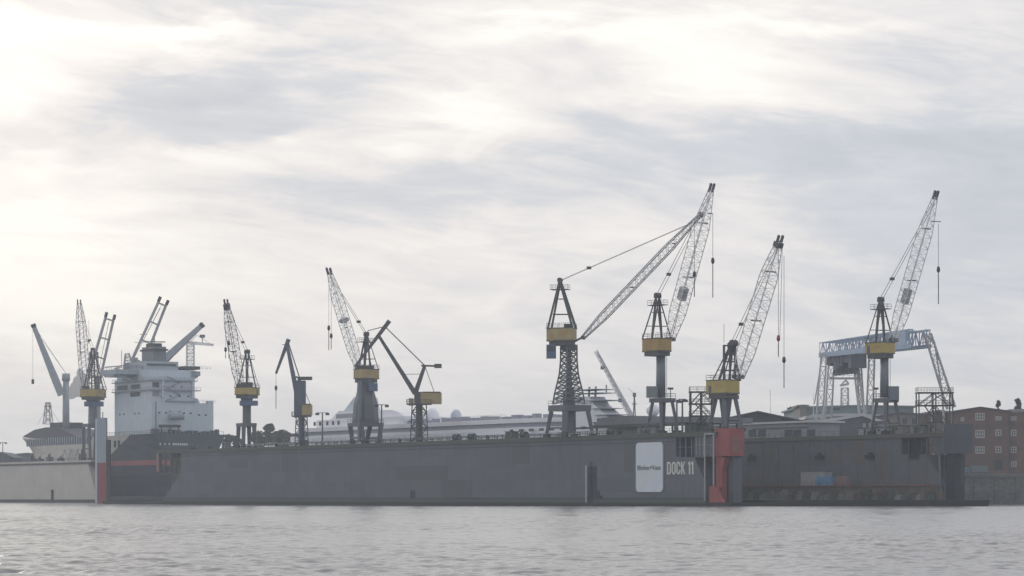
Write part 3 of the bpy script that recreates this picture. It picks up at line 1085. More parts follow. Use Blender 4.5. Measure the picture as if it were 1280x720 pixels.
# ------------------------------------------------------------------ pale dock on the left
O10 = 73.6
pd = thing('pale_dock', F(S(115, O10), O10, 0), 'pale grey dock wall at the left edge, higher than the water like a plain hull', 'floating dock', None, DA)
base_s = S(115, O10)
z10 = ZP(575, base_s, O10)
lo_s = S(122, O10) - base_s
mb = MB()
mb.profile([(-160, -3), (lo_s, -3), (lo_s - .2, 1), (S(109.5, O10) - base_s, z10 - .7), (-160, z10 - .7)], 0, 6)
mb.build('side_wall', 'light_dock', pd)
MB().box(-160, 0, -.3, 6.3, z10 - .7, z10).build('top_deck', 'light_dock', pd)
MB().box(-160, -0.2, -.38, -.302, z10 - 1.5, z10 - 0.9).build('coping', 'dock_deck', pd)
MB().box(-160, lo_s + 8, -1, 50, -3, 1.0).build('pontoon', 'dark_metal', pd)
mb = MB()
mb.railing([(-160, -.1, z10), (-1, -.1, z10)], 1.1, 3.0, 0.08)
mb.build('guard_rail', 'dark_metal', pd)
MB().box(-8, 3.0, 6.1, 7.5, 1, z10 - .7).build('end_bulkhead', 'wood', pd)
MB().box(S(65, O10) - base_s, S(67, O10) - base_s, -.5, 0, .4, 5.2).build('pile', 'dark_metal', pd)

# guide pile
r = thing('guide_pile', P(127, 631, 1118), 'tall square guide pile, grey above and red below, between the two docks', 'guide pile')
b = r.location
D = 1118
top = P(127, 519, D).z
mid = P(127, 575, D).z
MB().box(-2.1, 2.1, -2, 2, mid + .004, top).build('upper_section', 'white_darker', r)
MB().box(-2.1, 2.3, -2, 2, -3, mid).build('lower_section', 'red', r)
MB().box(-2.3, -1.5, -2.2, -2.0, 0.5, top - .5).build('corner_strip', 'white', r)
MB().box(2.1, 3.6, -1.6, 1.8, 1, top - 9).build('side_fender', 'dark_metal', r)
MB().bar((0.5, 0, top), (0.5, 0, top + 2.5), .3).build('lamp_stub', 'dark_metal', r)

# clutter on the pale dock: bollards, lockers
rnd = random.Random(3)
MACH = ['low dark deck machine standing first from the picture edge on the pale dock', 'dark deck machine second from the picture edge on the pale dock below the ship bow',
        'dark deck machine in the middle of the row on the pale dock', 'dark deck machine just before the pale support frame on the pale dock',
        'dark deck machine at the foot of the crane on the pale dock']
for k, px in enumerate((40, 50, 62, 76, 103)):
    r = thing('deck_machine', F(S(px, O10 + 3), O10 + 3, z10),
              MACH[k], 'deck machine', 'machines on the pale dock', DA)
    h = 1.8 + rnd.random() * 3.2
    MB().box(-1.6, 1.6, -1.1, 1.1, 0, h * .6).build('housing', rnd.choice(['dark_metal', 'green_metal', 'crane_grey']), r)
    MB().cyl((-.4, 0, h * .6), (-.4, 0, h), .45, .3, 10).bar((.9, 0, h * .6), (.9, 0, h + .8), .16).build('exhaust', 'dark_metal', r)
lf = thing('light_frame', F(S(93, O10 + 4), O10 + 4, z10), 'pale triangular support frame on the pale dock in front of the ship', 'frame', None, DA)
mb = MB()
for a in (-14, -7, 0, 7):
    mb.bar((a, 0, 0), (a + 3.5, 0, 5), .3).bar((a + 3.5, 0, 5), (a + 7, 0, 0), .3)
mb.bar((-14, 0, 5), (14, 0, 5), .3)
mb.build('truss', 'container', lf)

# ------------------------------------------------------------------ cargo ship
SH_S, OC = -490.0, 97.0
ship = thing('cargo_ship', F(SH_S, OC, 0), 'large cargo ship with dark stern, beige bow and tall white superstructure, in the left dock', 'ship', None, DA)
shL = 184.0
HB = 17.0


def hull_sections():
    st = []
    for x, bw, bk, ztop in ((0, 16.0, 10.0, 27.6), (-8, 17, 15, 27.6), (-30, 17, 17, 27.6), (-60, 17, 17, 27.4), (-62, 17, 17, 24.6), (-110, 17, 17, 24.6),
                            (-124, 16.8, 14, 24.8), (-134, 16.0, 10, 25.2), (-136, 15.8, 9.2, 28.0), (-148, 13.2, 5.5, 28.5), (-158, 9.4, 2.6, 29.2), (-166, 4.8, .9, 29.9), (-171, 0.4, .15, 30.4)):
        st.append((x, bw, bk, ztop))
    vs, fs_ = [], []
    NP = 7
    for x, bw, bk, zt_ in st:
        sec = []
        rake = 0
        for j in range(NP):
            t = j / (NP - 1)
            z = 2.5 + (zt_ - 2.5) * t
            f = bk * .82 + (bk - bk * .82) * min(1, t * 3) if t < .34 else bk + (bw - bk) * ((t - .34) / .66) ** 1.6
            xr = x
            if x < -132:
                xr = x + (1 - t) * 26 * min(1, (-132 - x) / 34)
            sec.append((xr, -f, z))
        for j in range(NP - 1, -1, -1):
            p = sec[j]
            sec.append((p[0], -p[1], p[2]))
        vs += sec
    n = NP * 2
    for i in range(len(st) - 1):
        for j in range(n):
            a, b2 = i * n + j, i * n + (j + 1) % n
            fs_.append((a, a + n, b2 + n, b2))
    fs_.append(tuple(range(n)))
    fs_.append(tuple(range(len(vs) - 1, len(vs) - n - 1, -1)))
    return vs, fs_


vs, fs_ = hull_sections()
hull = MB().add(vs, fs_).build('hull', M['ship_hull'], ship)
# bulwark and forecastle
mb = MB()
mb.profile([(-162, 29.6), (-148, 32.4), (-134, 33.2), (-118, 32.4), (-98, 28.0), (-98, 25), (-134, 25), (-136, 28.0), (-156, 29.2)], -7.5, 7.5)
mb.build('forecastle', 'clad_dark', ship)
MB().box(-136, -122, -5, 5, 31.6, 35.2).build('breakwater_house', 'clad_dark', ship)
for k in range(27):
    x = -64 - k * 2.6
    MB().box(x, x + .5, -17.2, -16.9, 24.6, 28.0).build('bulwark_rib', 'white_darker', ship)
MB().box(-134, -62, -16.9, -16.6, 24.5, 27.4).build('bulwark', 'crane_grey', ship)
mb = MB()
mb.railing([(-1, -15.5, 27.6), (-1, 15.5, 27.6)], 1.3, 2.0, .1)
mb.railing([(-1, -16.2, 27.6), (-60, -16.8, 27.6)], 1.3, 2.4, .1)
mb.build('guard_rail', 'dark_metal', ship)
# the stern name is not legible in the photo: a short row of pale strokes of the same size
mb = MB()
rnd = random.Random(8)
y = -13.5
for k in range(13):
    ww = .5 + rnd.random() * .35
    if k not in (1, 3, 5):
        mb.box(.0, .05, y, y + ww, 23.0, 23.9)
    y += ww + .32
mb.build('name_strip', 'letter_pale', hull)

# superstructure: local x = s - SH_S, local y = off - OC
def blk(x0, x1, o0, o1, z0, z1, nm, mat, par=None):
    return MB().box(x0, x1, o0 - OC, o1 - OC, z0, z1).build(nm, mat, par or ship)


zS = lambda py, px=200: CH + (HY - py) / FPX * 1108
sup = blk(-46, -9, 84, 102.6, 27.4, zS(472), 'superstructure', 'white')
blk(-40, -9.5, 102.6, 112, 27.4, zS(503), 'engine_casing', 'white')
MB().profile([(-38, zS(503)), (-10, zS(503)), (-12, zS(497)), (-30, zS(488))], 102.7 - OC, 106 - OC).build('casing_top', 'white_darker', ship)
blk(-12, -9.5, 109.6, 112, zS(503), zS(500), 'funnel_stub', 'white', ship)
MB().box(-44, -12, 84.2 - OC, 103 - OC, zS(472), zS(462)).build('bridge_deck', 'white', ship)
w_ = MB()
w_.box(-38, -22, 74 - OC, 112 - OC, zS(467), zS(461))
w_.profile([(-36, zS(467)), (-24, zS(467)), (-26, zS(470)), (-34, zS(470))], 74.3 - OC, 111.7 - OC)
w_.build('bridge_wing', 'white_darker', ship)
mb = MB()
mb.bar((-24, 75 - OC, zS(467)), (-24, 84 - OC, zS(476)), .9)
mb.bar((-24, 111.5 - OC, zS(467)), (-20, 103 - OC, zS(475)), .9)
mb.build('wing_strut', 'white_darker', ship)
MB().box(-40, -20, 86 - OC, 101 - OC, zS(462), zS(450)).build('wheelhouse', 'white_darker', ship)
MB().box(-19.98, -19.9, 87 - OC, 100 - OC, zS(456), zS(453)).build('wheelhouse_window', 'glass', ship)
MB().box(-33, -22, 90.5 - OC, 96.5 - OC, zS(450), zS(431)).build('radar_mast', 'column', ship)
MB().box(-34, -21, 90 - OC, 97 - OC, zS(436), zS(434)).build('mast_platform', 'dark_metal', ship)
mb = MB()
mb.box(-31, -24, 91.5 - OC, 95.5 - OC, zS(431), zS(426.5))
mb.bar((-26, 93 - OC, zS(427)), (-26, 93 - OC, zS(420)), .25)
mb.bar((-26, 88 - OC, zS(424)), (-26, 98 - OC, zS(424)), .25)
mb.build('radar', 'dark_metal', ship)
# deck ledges round the block
mb = MB()
for py, o1 in ((475, 104), (487, 105.5)):
    mb.box(-47, -7.8, 83 - OC, o1 - OC, zS(py + 1.0), zS(py))
mb.box(-30, -8.2, 90 - OC, 103.5 - OC, zS(501.5), zS(500.5))
mb.build('deck_ledge', 'yacht_grey', ship)
for py, px0s in ((479.5, ((-43, -33), (-29, -20))), (489.0, ((-30, -20),))):
    for a, b2 in px0s:
        MB().box(a, b2, 83.93 - OC, 84.02 - OC, zS(py + 5.5), zS(py)).build('window_band', 'clad_dark', sup)
def cz(z): return z
for oo0, oo1, py, mt in ((84.4, 87.4, 478, 'clad_dark'), (84.4, 87.4, 489, 'yacht_grey')):
    MB().box(-9.02, -8.95, oo0 - OC, oo1 - OC, zS(py + 6.5), zS(py)).build('window_band', mt, sup)
for oo in (88.2, 101.6):
    MB().box(-9.0, -7.9, oo - OC, oo - OC + .9, zS(497), zS(470)).build('deck_pillar', 'white', ship)
for py, o0, o1 in ((475, 83, 104), (487, 83, 105.5), (461, 76, 110), (503, 103, 112)):
    mb = MB()
    mb.railing([(-7.9, o0 - OC, zS(py)), (-7.9, o1 - OC, zS(py))], 1.2, 1.8, .09)
    if py < 500:
        mb.railing([(-46, o0 - OC, zS(py)), (-7.9, o0 - OC, zS(py))], 1.2, 2.4, .09)
    mb.build('deck_rail', 'yacht_grey', ship)
for k in range(4):
    za_, zb2 = zS(500 - k * 7.5), zS(500 - (k + 1) * 7.5)
    oa = 90.5 + (k % 2) * 6
    MB().bar((-8.4, oa - OC, za_), (-8.4, oa + (6 if k % 2 == 0 else -6) - OC, zb2), .5, .25).build('outside_stair', 'yacht_grey', ship)
for oo in range(8):
    MB().box(-21.96, -21.9, 87 + oo * 1.6 - OC, 88.2 + oo * 1.6 - OC, zS(464.5), zS(462)).build('bridge_window', 'glass', ship)
lb = MB()
lb.cyl((-6.6, 91 - OC, zS(521)), (-6.6, 97 - OC, zS(521)), 1.2, 1.2, 12)
lb.bar((-8.9, 92 - OC, zS(514)), (-6.4, 92 - OC, zS(515)), .3)
lb.bar((-8.9, 96 - OC, zS(514)), (-6.4, 96 - OC, zS(515)), .3)
lb.build('rescue_boat', 'yacht_grey', ship)
for oo, py in ((86, 482), (89, 482), (93, 482), (97, 482), (88, 494), (92, 494), (96, 494), (100, 494), (87, 515), (90, 515), (98, 515), (101, 515), (105, 517), (108, 517)):
    xx = -9.02 if oo < 102.6 else -9.48
    MB().box(xx, xx + .12, oo - OC, oo - OC + .9, zS(py + 1.8), zS(py)).build('porthole', 'glass', sup)
for a in (-33.5, -37.5):
    MB().box(a, a + 2.2, -17.1, -16.9, 22.6, 25.4).build('hull_opening', 'recess', hull)
for a in (-41, -37, -26, -22):
    MB().box(a, a + 1.2, 83.9 - OC, 84.0 - OC, zS(517), zS(515)).build('porthole', 'glass', sup)
MB().box(-9.0, -8.7, 85.6 - OC, 86.2 - OC, 27.6, zS(502)).build('vent_trunk', 'yacht_grey', sup)
mb = MB()
mb.railing([(-46, 84 - OC, zS(460)), (-22, 76 - OC, zS(460)), (-22, 110 - OC, zS(460))], 1.2, 2.4, .12)
mb.build('bridge_rail', 'dark_metal', ship)
# aft deck machinery
mb = MB()
rnd = random.Random(2)
for k in range(16):
    y0 = -15 + k * 1.9
    h = .6 + rnd.random() * 1.6
    mb.box(-5.5, -3.2, y0, y0 + 1.1, 27.6, 27.6 + h)
mb.build('winch_row', 'crane_grey', ship)
mb = MB()
mb.box(-6.5, -2.5, -11, -3, 30.4, 31.4)
for yy in (-10.8, -7, -3.2):
    mb.bar((-4, yy, 27.6), (-4, yy, 31), .4)
mb.build('mooring_platform', 'dark_metal', ship)


def deck_crane(px_post, pyb, pyt, foot, tip, D, style, post_w=3.0):
    """post + slewing jib given in photo pixels, built at depth D, carried by the ship"""
    inv = Matrix.Rotation(-DA, 4, 'Z')
    base = ship.location
    L = lambda p: inv @ (p - base)
    mb = MB()
    a, b2 = P(px_post, pyb, D), P(px_post, pyt, D)
    mb.cyl(L(a), L(b2), post_w / 2, post_w * .42, 14)
    mb.cyl(L(b2 - Vector((0, 0, 3.2))), L(b2), post_w * .56, post_w * .56, 14)
    post = mb.build('deck_crane', 'jib_blue', ship, True)
    j = MB()
    f, t = P(foot[0], foot[1], D - 2), P(tip[0], tip[1], D - 6)
    if style == 'box':
        j.bar(L(f), L(f.lerp(t, .3)), 2.6, 3.0)
        j.bar(L(f.lerp(t, .28)), L(f.lerp(t, .96)), 2.5, 2.9, 1.5)
        j.build('jib', 'jib_blue', post)
        MB().bar(L(f.lerp(t, .955)), L(t), 1.9, 2.0).build('jib_head', 'dark_metal', post)
    else:
        d = (t - f).normalized()
        sd = Vector((d.z, 0, -d.x)).normalized() * 1.9 + Vector((0, .9, 0))
        for sg_ in (-1, 1):
            j.bar(L(f + sd * sg_ * 1.25), L(t + sd * sg_ * .85), .8, .9)
        for k in (.02, .34, .66, .98):
            p = f.lerp(t, k)
            j.bar(L(p - sd * 1.1), L(p + sd * 1.1), .6)
        j.build('jib', 'jib_mid', post)
        MB().bar(L(t - sd * .9), L(t - sd * .9 + d * 2.2), 1.0).bar(L(t + sd * .9), L(t + sd * .9 + d * 2.2), 1.0).build('jib_head', 'dark_metal', post)
    rp = MB()
    rp.bar(L(b2), L(t), .12)
    rp.bar(L(b2), L(t.lerp(f, .08)), .12)
    rp.build('topping_rope', 'rope', post)
    return post


deck_crane(82.5, 547, 467, (77, 494), (41, 405), 1205, 'box', 3.2)
deck_crane(122, 545, 470, (118, 472), (137, 398), 1172, 'twin', 2.8)
deck_crane(168, 545, 447, (172, 452), (203, 379), 1160, 'twin', 2.8)
deck_crane(194, 545, 459, (190, 464), (254, 405), 1150, 'box', 3.0)
mb = MB()
inv = Matrix.Rotation(-DA, 4, 'Z')
Ls = lambda p: inv @ (p - ship.location)
mb.lattice(Ls(P(60, 530, 1225)), Ls(P(60, 503, 1225)), 3.4, 1.6, bays=5, chord=.3, lace=.18)
mb.bar(Ls(P(55, 508, 1225)), Ls(P(65, 508, 1225)), .3)
mb.bar(Ls(P(60, 506, 1225)), Ls(P(47, 531, 1225)), .12)
mb.bar(Ls(P(60, 506, 1225)), Ls(P(75, 529, 1225)), .12)
mb.build('foremast', 'jib_mid', ship)
mb = MB()
mb.lattice(Ls(P(161, 463, 1130)), Ls(P(159, 442, 1130)), 4.2, 1.6, bays=5, chord=.3, lace=.2)
mb.bar(Ls(P(131, 459, 1130)), Ls(P(156, 457, 1130)), .4)
mb.bar(Ls(P(152, 438, 1130)), Ls(P(152, 460, 1130)), .2)
mb.build('signal_mast', 'jib_mid', ship)
MB().bar(Ls(P(175, 418, 1120)), Ls(P(184, 418, 1120)), .3).build('spreader', 'jib_mid', ship)
MB().bar(Ls(P(168, 428, 1120)), Ls(P(206, 428, 1120)), .2).build('spreader', 'jib_mid', ship)
MB().box(-30, -20, 104 - OC, 111 - OC, zS(459), zS(455)).build('lifeboat', 'dark_metal', ship)
h_ = MB()
h_.bar(Ls(P(41, 407, 1199)), Ls(P(41, 474, 1199)), .09)
h_.bar(Ls(P(41, 474, 1199)), Ls(P(41, 480, 1199)), .9)
h_.build('cargo_hook', 'hook', ship)


# ------------------------------------------------------------------ harbour cranes
def portal(root, o, cxw, base_z, top_z, half, mat, leg_w=0.9, splay=0.62, slab=1.1, bogie=True, rail=True):
    c = Vector((cxw.x, cxw.y, 0))
    hs = [(a, b2) for a in (-1, 1) for b2 in (-1, 1)]
    for a, b2 in hs:
        p0 = c + DS * a * half + DN * b2 * min(half, 2.4 if half < 4 else half) + Vector((0, 0, base_z + .9))
        p1 = c + DS * a * half * splay + DN * b2 * half * splay + Vector((0, 0, top_z))
        leg = MB(o).bar(p0, p1, leg_w * .8, leg_w * .8, leg_w * 1.05).build('leg', mat, root)
        if bogie:
            q0 = p0 - DS * 1.3 - Vector((0, 0, .45))
            q1 = p0 + DS * 1.3 - Vector((0, 0, .45))
            MB(o).bar(q0, q1, .6, .8).build('bogie', 'dark_metal', leg)
    m = MB(o)
    hh = half * splay + .6
    quad = [c + DS * a * hh + DN * b2 * hh for a, b2 in ((-1, -1), (1, -1), (1, 1), (-1, 1))]
    m.prism([(p.x, p.y) for p in quad], top_z, top_z + slab)
    m.build('portal_frame', mat, root)
    for a in (-1, 1):
        MB(o).bar(c + DS * half * .9 + DN * a * half * .8 + Vector((0, 0, base_z + (top_z - base_z) * .35)),
              c - DS * half * .9 + DN * a * half * .8 + Vector((0, 0, base_z + (top_z - base_z) * .35)), leg_w * .4).build('tie_beam', mat, root)
    if rail:
        pts = [Vector((p.x, p.y, top_z + slab)) for p in quad]
        MB(o).railing(pts, 1.1, 1.6, .09, True).build('railing', mat, root)


def hook(root, o, top, py_block, py_end, D, dy=0.0, px=None, mat='hook', two=False, w=.10):
    """rope from the jib head, block, chain below"""
    pb = Vector((top.x if px is None else P(px, 0, top.y).x, top.y, P(0, py_block, top.y).z))
    pe = Vector((pb.x, pb.y, P(0, py_end, top.y).z))
    t0 = Vector((pb.x, pb.y, top.z))
    m = MB(o)
    m.bar(t0, pb, w)
    if two:
        m.bar(t0 + Vector((.9, 0, 0)), pb + Vector((.3, 0, 0)), w)
    rp = m.build('hoist_rope', 'rope', root)
    m = MB(o)
    m.cyl(pb + Vector((0, 0, .7)), pb - Vector((0, 0, .2)), .3, .46, 10)
    m.cyl(pb - Vector((0, 0, .2)), pb - Vector((0, 0, .8)), .46, .15, 10)
    m.build('hook_block', mat, rp)
    MB(o).bar(pb - Vector((0, 0, .9)), pe, .2).build('sling', 'rope', rp)


def sheaves(o, p, d, r=.7, gap=1.5):
    m = MB(o)
    sd = Vector((1, 0, 0)) * .8 + Vector((0, 1, 0)) * .5
    for sg_ in (-1, 1):
        c = p + sd * sg_ * gap * .5
        m.bar(c - d * .6, c + d * 1.3, .4, .6)
        m.cyl(c + d * 1.2 - sd * .15, c + d * 1.2 + sd * .15, r, r, 12)
    return m


def slewing_top(root, o, D, house, house_mat, apex, feet, jib_foot, jib_tip, dd, jw=(1.4, 1.1, 2.2), jib_mat='jib', bays=20, chord=.15, lace=.075,
                stays=True, a_mat='crane_dark', rear_stay=None, frame_tower=None, luff=True, hous_d=.72, platform=True):
    """house=(px0,px1,py_top,py_bot)"""
    x0, x1, y0, y1 = house
    c = P((x0 + x1) / 2, 0, D)
    zt_, zb_ = P(0, y0, D).z, P(0, y1, D).z
    foot = P(jib_foot[0], jib_foot[1], D)
    tip = P(jib_tip[0], jib_tip[1], D + dd)
    d = Vector((tip.x - c.x, tip.y - c.y, 0))
    psi = math.atan2(d.y, d.x)
    d = Vector((math.cos(psi), math.sin(psi), 0))
    pr = Vector((-d.y, d.x, 0))
    aw = (x1 - x0) / FPX * D
    L = aw / (abs(math.cos(psi)) + hous_d * abs(math.sin(psi)))
    Wd = L * hous_d
    m = MB(o)
    m.obox((c.x, c.y), d, L, Wd, zb_, zt_)
    hs = m.build('machinery_house', house_mat, root)
    hz = zt_ - zb_
    for sg_ in (-1, 1):
        q = c + d * (L * -.30) + pr * sg_ * (Wd / 2)
        MB(o).obox((q.x, q.y), d, .9, .1, zb_ + .1, zb_ + min(2.0, hz * .8)).build('door', 'crane_grey' if house_mat == 'yellow' else 'orange', hs)
        for k in range(3):
            q = c + d * (L * (.02 + k * .14)) + pr * sg_ * (Wd / 2)
            MB(o).obox((q.x, q.y), d, L * .09, .08, zb_ + hz * .45, zb_ + hz * .78).build('louvre', 'orange', hs)
    q = c
    MB(o).obox((q.x, q.y), d, L * 1.015, Wd * 1.015, zb_ + .02, zb_ + hz * .10).build('house_sill', 'crane_dark', hs)
    m = MB(o)
    m.obox((c.x, c.y), d, L * 1.03, Wd * 1.04, zt_ + .004, zt_ + .22)
    m.build('house_roof', 'crane_dark', hs)
    m = MB(o)
    m.obox((c.x + d.x * L * .02, c.y + d.y * L * .02), d, L * .86, Wd * .9, zb_ - 1.0, zb_ - .004)
    m.build('slewing_platform', 'crane_dark', root)
    m = MB(o)
    pts = [Vector((c.x, c.y, zt_ + .22)) + d * a * L * .5 + pr * b2 * Wd * .5 for a, b2 in ((-1, -1), (1, -1), (1, 1), (-1, 1))]
    m.railing(pts, 1.1, 1.6, .08, True)
    m.build('railing', 'crane_dark', hs)
    ap = P(apex[0], apex[1], D)
    m = MB(o)
    for fx, thick in feet:
        f = P(fx, y0, D)
        for sg_ in (-1, 1):
            m.bar(f + pr * sg_ * Wd * .36, ap + pr * sg_ * .45, thick)
    m.bar(ap - pr * .9, ap + pr * .9, .8, 1.0)
    h1 = [f for f, _ in feet]
    for k in (.3, .62):
        pa = P(h1[0], y0, D).lerp(ap, k)
        pb = P(h1[-1], y0, D).lerp(ap, k)
        m.bar(pa + pr * Wd * .36 * (1 - k), pb + pr * Wd * .36 * (1 - k), .18)
        m.bar(pa - pr * Wd * .36 * (1 - k), pb - pr * Wd * .36 * (1 - k), .18)
        m.bar(pb - pr * Wd * .36 * (1 - k), pb + pr * Wd * .36 * (1 - k), .2)
    af = m.build('a_frame', a_mat, root)
    MB(o).cyl(ap + Vector((0, 0, .2)) - pr * .7, ap + Vector((0, 0, .2)) + pr * .7, .6, .6, 12).build('sheave', 'crane_dark', af)
    if platform:
        m = MB(o)
        pc = ap - Vector((0, 0, 2.2))
        m.obox((pc.x, pc.y), d, 4.6, 2.6, pc.z - .12, pc.z + .06)
        pts = [pc + Vector((0, 0, .06)) + d * a * 2.3 + pr * b2 * 1.3 for a, b2 in ((-1, -1), (1, -1), (1, 1), (-1, 1))]
        m.railing(pts, 1.1, 1.3, .06, True)
        m.build('mast_platform', a_mat, af)
    # jib
    jd = (tip - foot).normalized()
    m = MB(o)
    m.lattice(foot, tip, jw[0], jw[1], side=pr, bays=bays, chord=chord, lace=lace, wm=jw[2], d0=jw[0] * .6, d1=jw[1] * .7)
    jb = m.build('jib', jib_mat, root)
    m = MB(o)
    fpt = P((x0 + x1) / 2, y1, D) + d * L * .45
    m.bar(Vector((fpt.x, fpt.y, zb_ - .2)), foot + jd * .4, .5, .5)
    m.cyl(foot - pr * jw[0] * .7, foot + pr * jw[0] * .7, .5, .5, 10)
    m.build('jib_hinge', 'crane_dark', root)
    sheaves(o, tip, jd, .42, jw[1]).build('jib_head', 'crane_dark', jb)
    # service platforms on the jib
    for k in (.42, .78):
        p = foot.lerp(tip, k)
        MB(o).bar(p - pr * jw[2] * .5, p + pr * jw[2] * .5 + d * .5, .16, .3).build('jib_platform', 'crane_dark', jb)
    if luff:
        m = MB(o)
        for sg_ in (-1, 1):
            m.bar(ap + pr * sg_ * .5, foot.lerp(tip, .955) + pr * sg_ * .4, .09)
        lr = m.build('luffing_rope', 'rope', root)
        pm = ap.lerp(foot.lerp(tip, .955), .22)
        MB(o).obox((pm.x, pm.y), d, 1.1, .6, pm.z - .3, pm.z + .4).build('rope_pulley', 'crane_dark', lr)
    return foot, tip, d, pr, c, L, Wd, zb_, zt_, jb


def cab(root, o, rect, D, mat, dep=2.6, dy=0.0, win=True):
    x0, x1, y0, y1 = rect
    a, b2 = P(x0, y1, D + dy), P(x1, y0, D + dy)
    c = MB(o).box(a.x, b2.x, a.y - dep / 2, a.y + dep / 2, a.z, b2.z).build('operator_cab', mat, root)
    if win:
        MB(o).box(a.x + .2, b2.x - .2, a.y - dep / 2 - .05, a.y - dep / 2 + .05, a.z + (b2.z - a.z) * .5, b2.z - .3).build('window', 'glass', c)
    return c


def at_wall(px, off, z=ZT):
    return F(S(px, off), off, z)


# crane A: lattice tower, jib reaching right
cb = at_wall(711, 2.6)
D = cb.y
r = thing('tower_crane', cb, 'crane on a flared lattice tower with long jib reaching right, left of the sign panel', 'crane', 'harbour cranes on the dock walls')
o = cb
portal(r, o, P(712, 0, D), ZT, P(0, 514, D).z, 4.2, 'crane_grey', 1.1, .80, 1.5)
m = MB(o)
cz = [(505, 39), (492, 35), (478, 28), (467, 23), (450, 20), (434, 20)]
pc = Vector((P(711, 0, D).x, D, 0))
rings = []
for py, wpx in cz:
    h_ = wpx / FPX * D / 2 / 1.36
    rings.append([pc + DS * a * h_ + DN * b2 * h_ + Vector((0, 0, P(0, py, D).z)) for a, b2 in ((-1, -1), (1, -1), (1, 1), (-1, 1))])
for i in range(len(rings) - 1):
    for k in range(4):
        k2 = (k + 1) % 4
        m.bar(rings[i][k], rings[i + 1][k], .42)
        for u0, u1 in ((0, .5), (.5, 1)):
            a0_, a1_ = rings[i][k].lerp(rings[i + 1][k], u0), rings[i][k].lerp(rings[i + 1][k], u1)
            b0_, b1_ = rings[i][k2].lerp(rings[i + 1][k2], u0), rings[i][k2].lerp(rings[i + 1][k2], u1)
            m.bar(a0_, b1_, .2)
            m.bar(b0_, a1_, .2)
            m.bar(a1_, b1_, .2)
m.build('lattice_tower', 'crane_grey', r)
MB(o).cyl(Vector((pc.x, pc.y, ZT + 1)), Vector((pc.x, pc.y, P(0, 488, D).z)), 1.9, 1.5, 14).build('king_column', 'crane_grey', r)
MB(o).cyl(Vector((pc.x, pc.y, P(0, 488, D).z)), Vector((pc.x, pc.y, P(0, 434, D).z)), .55, .55, 10).build('lift_shaft', 'crane_grey', r)
MB(o).cyl(Vector((pc.x, pc.y, P(0, 438, D).z)), Vector((pc.x, pc.y, P(0, 431, D).z)), 2.1, 2.3, 16).build('slewing_ring', 'crane_dark', r)
ft, tp, d, pr, c, L, Wd, zb_, zt_, jb = slewing_top(r, o, D, (683, 721, 411, 427), 'yellow_dull', (700, 351), ((687, .55), (718, .55)), (729, 422), (873, 271), -10,
                                             (1.2, 1.0, 1.9), 'jib_mid', 30, .2, .09)
cab(r, o, (683, 695, 431, 448), D, 'crane_blue', 2.6, -2.0)
cab(r, o, (705, 716, 405, 411), D, 'dark_metal', 2.0, 0, False)
m = MB(o)
m.bar(tp - Vector((0, 0, .5)), P(880, 269, D - 10), .5)
m.build('jib_nose', 'crane_dark', jb)
hook(r, o, P(868, 275, D - 10), 343, 371, D)
# twin pendant rope ends
# crane B: single column, ochre house (x=820)
def column_crane(px, off, label, house, hmat, apex, feet, jf, jt, dd, colpx, cyt, cyb, plat, legs_y, cabrect, hooks, jw, jmat, cab_mat='column', bays=22, wall_z=ZT, colmat='column'):
    cb = at_wall(px, off, wall_z)
    D = cb.y
    r = thing('tower_crane', cb, label, 'crane', 'harbour cranes on the dock walls')
    o = cb
    half = (legs_y[1] - legs_y[0]) / FPX * D / 2 / 1.378
    portal(r, o, P(sum(legs_y) / 2, 0, D), wall_z, P(0, plat, D).z, half, 'crane_grey', .75, .58, 1.0)
    m = MB(o)
    cc_ = P(sum(colpx) / 2, 0, D)
    rad = (colpx[1] - colpx[0]) / FPX * D / 2
    m.cyl(Vector((cc_.x, cc_.y, P(0, cyb, D).z)), Vector((cc_.x, cc_.y, P(0, cyt, D).z)), rad, rad * .96, 20)
    m.build('column', colmat, r, True)
    m = MB(o)
    m.cyl(Vector((cc_.x, cc_.y, P(0, cyt + 1, D).z)), Vector((cc_.x, cc_.y, P(0, house[3] + 1, D).z)), rad * 1.25, rad * 1.8, 18)
    m.build('slewing_ring', 'crane_dark', r)
    m = MB(o)
    for k in range(16):
        z = P(0, cyb, D).z + 1 + k * .9
        if z < P(0, cyt, D).z - 1:
            m.bar(Vector((cc_.x + rad + .2, cc_.y - 1, z)), Vector((cc_.x + rad + .2, cc_.y - .3, z)), .08)
    m.bar(Vector((cc_.x + rad + .2, cc_.y - 1, P(0, cyb, D).z)), Vector((cc_.x + rad + .2, cc_.y - 1, P(0, cyt, D).z)), .1)
    m.build('ladder', 'crane_dark', r)
    res = slewing_top(r, o, D, house, hmat, apex, feet, jf, jt, dd, jw, jmat, bays)
    if cabrect:
        cab(r, o, cabrect, D, cab_mat, 2.4, -1.0, False)
    for (hx, hy0, hb, he, mt) in hooks:
        hook(r, o, P(hx, hy0, D + dd), hb, he, D, mat=mt)
    return r, o, D, res


